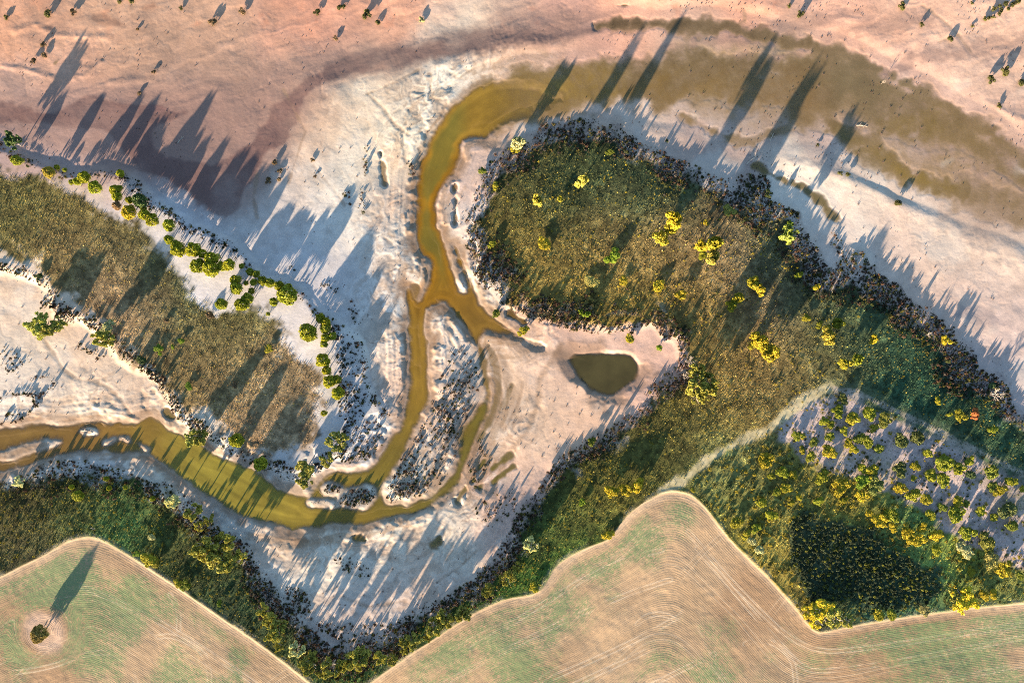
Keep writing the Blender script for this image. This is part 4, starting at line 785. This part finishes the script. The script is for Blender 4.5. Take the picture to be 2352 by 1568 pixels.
# ------------------------------------------------------------------ low plants: single bushes, then the uncountable rest
def jitter_pts(step, dens_c, x0=-60, x1=2412, y0=-60, y1=1628):
    xs = np.arange(x0, x1, step); ys = np.arange(y0, y1, step); xx, yy = np.meshgrid(xs, ys)
    xx = (xx + step * (rng.random(xx.shape) - .5) * 1.5).ravel(); yy = (yy + step * (rng.random(yy.shape) - .5) * 1.5).ravel()
    k = rng.random(len(xx)) < fine(dens_c, xx, yy); return xx[k], yy[k]
def scatter(name, label, x, y, scale, tint, sources, zoff=0.0):
    n = len(x); wx, wy = wxy(x, y); co = np.stack([wx, wy, fine(Z, x, y) + zoff], 1).astype(np.float32)
    me = bpy.data.meshes.new(name); me.vertices.add(n); me.vertices.foreach_set('co', co.ravel())
    a = me.attributes.new('tint', 'FLOAT_COLOR', 'POINT'); a.data.foreach_set('color', np.concatenate([tint, np.ones((n, 1))], 1).astype(np.float32).ravel())
    a = me.attributes.new('sca', 'FLOAT_VECTOR', 'POINT'); a.data.foreach_set('vector', scale.astype(np.float32).ravel())
    rot = np.zeros((n, 3), np.float32); rot[:, 2] = rng.random(n) * 6.283; a = me.attributes.new('rot', 'FLOAT_VECTOR', 'POINT'); a.data.foreach_set('vector', rot.ravel())
    o = bpy.data.objects.new(name, me); col.objects.link(o); o['kind'] = 'stuff'; o['label'] = label; o['category'] = 'ground cover'
    g = bpy.data.node_groups.new(name, 'GeometryNodeTree')
    g.interface.new_socket('Geometry', in_out='INPUT', socket_type='NodeSocketGeometry'); g.interface.new_socket('Geometry', in_out='OUTPUT', socket_type='NodeSocketGeometry')
    gi = g.nodes.new('NodeGroupInput'); go = g.nodes.new('NodeGroupOutput'); iop = g.nodes.new('GeometryNodeInstanceOnPoints'); g2i = g.nodes.new('GeometryNodeGeometryToInstance')
    for s_ in reversed(sources):
        oi = g.nodes.new('GeometryNodeObjectInfo'); oi.inputs['Object'].default_value = s_; oi.transform_space = 'ORIGINAL'; g.links.new(oi.outputs['Geometry'], g2i.inputs[0])
    def na(nm):
        q = g.nodes.new('GeometryNodeInputNamedAttribute'); q.data_type = 'FLOAT_VECTOR'; q.inputs['Name'].default_value = nm; return q.outputs['Attribute']
    g.links.new(gi.outputs[0], iop.inputs['Points']); g.links.new(g2i.outputs[0], iop.inputs['Instance']); iop.inputs['Pick Instance'].default_value = True
    g.links.new(na('rot'), iop.inputs['Rotation']); g.links.new(na('sca'), iop.inputs['Scale'])
    sm = g.nodes.new('GeometryNodeSetMaterial'); sm.inputs['Material'].default_value = M_LEAFI; g.links.new(iop.outputs[0], sm.inputs[0]); g.links.new(sm.outputs[0], go.inputs[0])
    md = o.modifiers.new('scatter', 'NODES'); md.node_group = g; return o
def simple(name, mesh, x, y, sc_, tint, label, cat, group=None, rz=None, zoff=0.0):
    o = bpy.data.objects.new(name, mesh); col.objects.link(o); wx, wy = wxy(x, y); o.location = (float(wx), float(wy), zat(x, y) + zoff)
    o.rotation_euler.z = random.uniform(0, 6.28) if rz is None else rz; o.scale = sc_
    if tint is not None: o.color = (*[float(q) for q in tint], 1)
    o['label'] = label; o['category'] = cat
    if group: o['group'] = group
    return o

# saltbush density
dens = np.zeros(Z.shape)
clump = ss(-.5, 1.0, ne1 + .7 * ne2 + .5 * fbm(85, 3))
vrb = vr + 7 * fbm(55, 3) + 3 * ne2
belt = ss(4, -6, vrb) * ss(-34, 0, vr + bw + ne1 * 14) * (.34 + .85 * clump + .25 * ss(1700, 1850, GX))
belt *= 1 - .75 * ss(900, 960, GY) * ss(2250, 2300, GX)
dens = np.maximum(dens, belt * .95)
dens = np.maximum(dens, ss(3, -3, tl) * ss(-34, -18, tl + ne1 * 4) * ss(560, 620, GY + (GX - 0) * -.62) * (.4 + .6 * clump) * .9)      # river side of the terrace
dens = np.maximum(dens, ss(3, -3, tl) * ss(-26, -10, tl) * .22)
for pts, d_ in SHRUB_POLYS: dens = np.maximum(dens, ss(4, -6, up(sdfc(pts)) + ne1 * 4 + ne2 * 3) * d_ * (.35 + .85 * clump))
for pts, hw, d_ in SHRUB_LINES: dens = np.maximum(dens, ss(hw, hw * .4, up(linec(pts, 60)) + ne2 * 3) * d_ * (.5 + .6 * clump))
dens *= ss(2, 6, np.minimum(riv, pond)); dens *= (fl > 4) & (fr > 4)
bx_, by_ = jitter_pts(3.5, np.clip(dens * .95, 0, 1))
br_ = 1.1 + 3.6 * rng.random(len(bx_)) ** 3.0
PAL = np.array([(.14,.08,.05),(.13,.11,.09),(.085,.10,.03),(.045,.06,.028),(.15,.13,.03)])
south = by_ > 1040
pidx = np.where(rng.random(len(bx_)) < .33, 0, rng.integers(1, 5, len(bx_)))
bt_ = PAL[pidx] * (.42 + .55 * rng.random(len(bx_)))[:, None]
inframe = (bx_ > 6) & (bx_ < 2346) & (by_ > 6) & (by_ < 1562)
order = np.argsort(-(br_ * inframe))
single = order[:300]; rest = order[300:]
ZONES = [('on the low island below the white peninsula', lambda x, y: 700 < x < 870 and 1100 < y < 1175), ('on the white peninsula between the channels', lambda x, y: 875 < x < 1112 and 770 < y < 1165),
 ('on the white flats west of the middle channel', lambda x, y: 690 < x < 915 and 600 < y < 1090), ('on the sand islets at the left edge', lambda x, y: x < 180 and 780 < y < 990),
 ('along the river side of the terrace meadow', lambda x, y: x < 700 and 560 < y < 1060 and y > 560 + .55 * x), ('along the upper bank of the terrace', lambda x, y: x < 700 and y < 740),
 ('in the red heath below the lower river', lambda x, y: x < 560 and y > 1030), ('around the white sand crescent', lambda x, y: 520 <= x < 1240 and y > 1140), ('in the shrub belt ringing the oval meadow', lambda x, y: 1040 < x < 1700 and y < 720), ('in the dark belt along the right bank', lambda x, y: x >= 1690 and y < 1100), ('around the pond flats', lambda x, y: True)]
zone_of = [next(n for n, f in ZONES if f(float(bx_[i]), float(by_[i]))) for i in single]
def part_of(zn, x, y):
    ii = [i for i, z_ in zip(single, zone_of) if z_ == zn]; X = np.sort(bx_[ii]); Y_ = np.sort(by_[ii])
    a = np.searchsorted(X, x) / len(X); b = np.searchsorted(Y_, y) / len(Y_)
    return ('upper', 'middle', 'lower')[min(2, int(3 * b))] + ' ' + ('left', 'centre', 'right')[min(2, int(3 * a))]
srcs = []
for k, i in enumerate(single):
    x, y = float(bx_[i]), float(by_[i]); zn = zone_of[k]; pt = part_of(zn, x, y); r = float(br_[i]) * S * 1.15
    tn = ['rust brown', 'grey brown', 'olive', 'blackish green', 'mustard'][int(pidx[i])]
    o = simple('saltbush', BUSHM[k % 4], x, y, (r, r, r * 1.0), bt_[i], f'{tn} saltbush, {pt} of those {zn}', 'shrub', f'{tn} saltbushes, {pt}, {zn}')
    if k < 4: srcs.append(o)
sr_ = br_[rest] * S * 1.15
scatter('saltbush_cover', 'massed small dark saltbushes along the sandy banks', bx_[rest], by_[rest], np.stack([sr_, sr_, sr_ * (.8 + .4 * rng.random(len(sr_)) + 3.2 * rng.random(len(sr_)) ** 14)], 1), bt_[rest], srcs)

# taller reeds and scrub of the dark thicket
thx, thy = jitter_pts(4.4, ss(9, -8, th) * np.clip(.72 + .22 * tile((GX * .85 + GY * .52) / 14., (GX * .52 - GY * .85) / 60.), .08, .9))
rr_ = (2.0 + 2.2 * rng.random(len(thx))) * S
ttn = np.where(rng.random((len(thx), 1)) < .22, np.array([[.19, .19, .035]]), np.array([[.075, .095, .05]])) * (.7 + .9 * rng.random((len(thx), 1)))
scatter('reed_thicket', 'dark dense thicket filling the hollow in the grove', thx, thy, np.stack([rr_, rr_, rr_ * (1.6 + 1.4 * rng.random(len(thx)))], 1), ttn, srcs)

# scrub: knee-high bushes through grassland, belts and grove
sd_ = ss(-14, -40, vr) * (.06 + .30 * ss(.2, 1.4, fbm(30, 3) + .5 * ne2)) * (fl > 6) * (fr > 6)
sd_ = np.maximum(sd_, ss(-8, -26, vr) * ss(-140, -100, vr) * .22 * (GY > 1050) * (fl > 5) * (fr > 5) * (gv > 0))
heath = ss(-10, -30, vr) * (GX < 760) * (GY > 1080) * (fl > 6); sd_ = np.maximum(sd_, heath * .30)
sd_ = np.maximum(sd_, ss(0, -10, gv) * ss(-4, 10, li + ne1 * 8) * (.14 + .34 * ss(-.2, 1.0, fbm(40, 3))) * (th > 0))
sd_ = np.maximum(sd_, ss(0, -10, li) * .05)
sd_ *= 1 - .8 * ss(16, 8, np.minimum(trk, trk2))
sx_, sy_ = jitter_pts(5.0, np.clip(sd_, 0, 1))
rr_ = (1.4 + (2.3 + 2.4 * (fine(gv, sx_, sy_) < 0)) * rng.random(len(sx_)) ** 2.2) * S
gcol = grass_f(sx_, sy_) * KALB
ww = rng.random((len(sx_), 1))
stn = np.where(ww < .40, np.array([[.34, .27, .03]]), np.where(ww < .6, gcol * 1.1, np.array([[.10, .105, .03]]))) * (.7 + .6 * rng.random((len(sx_), 1)))
scatter('low_scrub', 'low yellow green scrub bushes dotting the grassland', sx_, sy_, np.stack([rr_, rr_, rr_ * (.7 + .5 * rng.random(len(sx_)))], 1), stn, srcs)

# grass tussocks
def tuft_mesh():
    V = []; F = []
    for i in range(9):
        a = rng.random() * 6.283; t = .25 + .75 * rng.random(); L = .7 + .5 * rng.random(); d = np.array((math.cos(a) * math.sin(t), math.sin(a) * math.sin(t), math.cos(t))); s_ = np.array((-math.sin(a), math.cos(a), 0)) * .13
        o = len(V); b = np.array((math.cos(a), math.sin(a), 0)) * .12; V += [tuple(b - s_ + (0, 0, -.05)), tuple(b + s_ + (0, 0, -.05)), tuple(b + d * L + s_ * .5), tuple(b + d * L - s_ * .5)]; F.append((o, o + 1, o + 2, o + 3))
    me = bpy.data.meshes.new('grass_blades'); me.from_pydata(V, [], F); me.materials.append(M_LEAF); return me
TUFT = [tuft_mesh() for k in range(3)]
tsrc = [simple('grass_tussock', TUFT[k], x, y, (.5, .5, .45), (.16, .14, .05), 'single grass tussock in the oval meadow', 'grass', 'single tussocks in the oval meadow') for k, (x, y) in enumerate(((1300, 560), (1380, 620), (1250, 640)))]
gd = np.maximum(ss(16, -22, ml + ne1 * 12 + ne2 * 8) * .8, ss(-14, -34, vr + ne1 * 7) * (fl > 3) * (fr > 3) * .75)
gd *= 1 - .9 * ss(6, -4, th); gd *= 1 - .85 * ss(8, -8, li); gd *= 1 - .8 * ss(14, 6, trk)
gd *= .30 + .6 * ss(-.8, .8, ne1 + .6 * ne2)
gd *= 1 - .25 * ss(.45, 1.0, (GX - 400) / 300. * ss(700, 1000, GY)) * (ml < 10)
tx_, ty_ = jitter_pts(2.9, np.clip(gd, 0, 1))
hh = (.22 + .34 * rng.random(len(tx_)) ** 1.8); gcol = grass_f(tx_ + 8 * rng.standard_normal(len(tx_)), ty_ + 8 * rng.standard_normal(len(tx_))) * KALB
gcol = gcol * np.exp(.4 * rng.standard_normal((len(tx_), 1)) + .25 * fine(ne2, tx_, ty_)[:, None]) * np.array([[1.45, 1.34, 1.22]])
ww = rng.random((len(tx_), 1)); gcol = np.where(ww < .09, np.array([[.38, .31, .07]]), gcol)
scatter('meadow_grass', 'short dry grass tussocks covering the meadows', tx_, ty_, np.stack([hh, hh, hh * (.7 + .6 * rng.random(len(hh)))], 1), gcol, tsrc)
print('counts', len(bx_), len(thx), len(sx_), len(tx_))

# dead shrubs and driftwood on the sand
dz = [('on the flats beside the right shallows', (1580, 2120, 60, 420), 70), ('on the sand fan left of the pond', (1150, 1420, 880, 1060), 40), ('on the white crescent near the bottom', (720, 1100, 1225, 1400), 34), ('on the pale flat at the left edge', (0, 300, 670, 930), 22), ('on the upper orange flats', (200, 1000, 20, 340), 34), ('on the white sand west of the river', (690, 940, 330, 760), 26), ('on the bank right of the middle river', (1020, 1100, 380, 660), 14), ('on the far right sands', (1950, 2340, 250, 700), 26)]
for zn, (a0, a1, b0, b1), n in dz:
    spots = []
    for _ in range(n * 6):
        if len(spots) >= n: break
        x, y = rng.uniform(a0, a1), rng.uniform(b0, b1)
        if fine(np.minimum(riv, pond), x, y) < 5 or fine(vr, x, y) < 0 or fine(tl, x, y) < 2 or fine(shal, x, y) > .75: continue
        r = rng.uniform(1.8, 4.0) * S
        pt = ('upper' if y < (b0 + b1) / 2 else 'lower') + ' ' + ('left', 'middle', 'right')[min(2, int(3 * (x - a0) / (a1 - a0)))]
        spots.append((x, y, r, 'larger' if r > .62 else 'medium' if r > .48 else 'small', pt))
    spots.sort()
    for k, (x, y, r, sz, pt) in enumerate(spots):
        same = [q for q in spots if q[3:] == (sz, pt)]; od = '' if len(same) == 1 else ' ' + ORD[same.index(spots[k])] + ' from left'
        simple('dead_shrub', TWIGM[k % 4], x, y, (r, r, r * .9), None, f'{sz} dead shrub{od}, {pt}, {zn}', 'dead shrub', f'dead shrubs {zn}')
for x, y, L, a, lab in ((413, 320, 11, .9, 'pale driftwood log on the pink flats left of the wet fan'), (196, 991, 14, -.15, 'long driftwood log lying in the lower river at left'), (70, 986, 9, .3, 'driftwood branch near the left end of the river'), (283, 1009, 8, -.5, 'driftwood snag in the river below the gully mouth'), (265, 858, 10, .8, 'fallen dead branch on the pale flat by the terrace'), (275, 872, 6, 1.1, 'smaller fallen branch on the pale flat by the terrace'), (1775, 315, 12, 1.2, 'fallen dead tree across the small right creek'), (1983, 287, 13, -.1, 'fallen dead tree on the right shallow flats'), (1730, 365, 18, .7, 'long drift line branch beside the right sand spit'), (213, 1213, 7, -.2, 'bleached fallen log at the left field corner'), (1462, 970, 6, .5, 'bleached branch at the belt edge below the pond'), (163, 1028, 8, .4, 'dark snag in the lower river near the bar')):
    simple('driftwood_log', LOGM[0], x, y, (L * S, L * S, L * S * .8), None, lab, 'driftwood', None, a, .02)
dbx, dby = jitter_pts(7, np.clip(.12 * ss(.3, 1.4, fbm(36, 3) + .4 * ne2) * ss(6, 14, np.minimum(riv, pond)) * ss(2, 8, tl) * ss(2, 8, vr) * (1 + 2.2 * ss(1500, 1650, GX) * (GY < 420)), 0, 1))
rr_ = (.6 + 1.0 * rng.random(len(dbx))) * S
scatter('sand_debris', 'tiny twigs and dry herbs strewn over the sand', dbx, dby, np.stack([rr_, rr_, rr_], 1), np.array([[.13, .075, .06]]) * (.6 + .8 * rng.random((len(dbx), 1))), srcs)
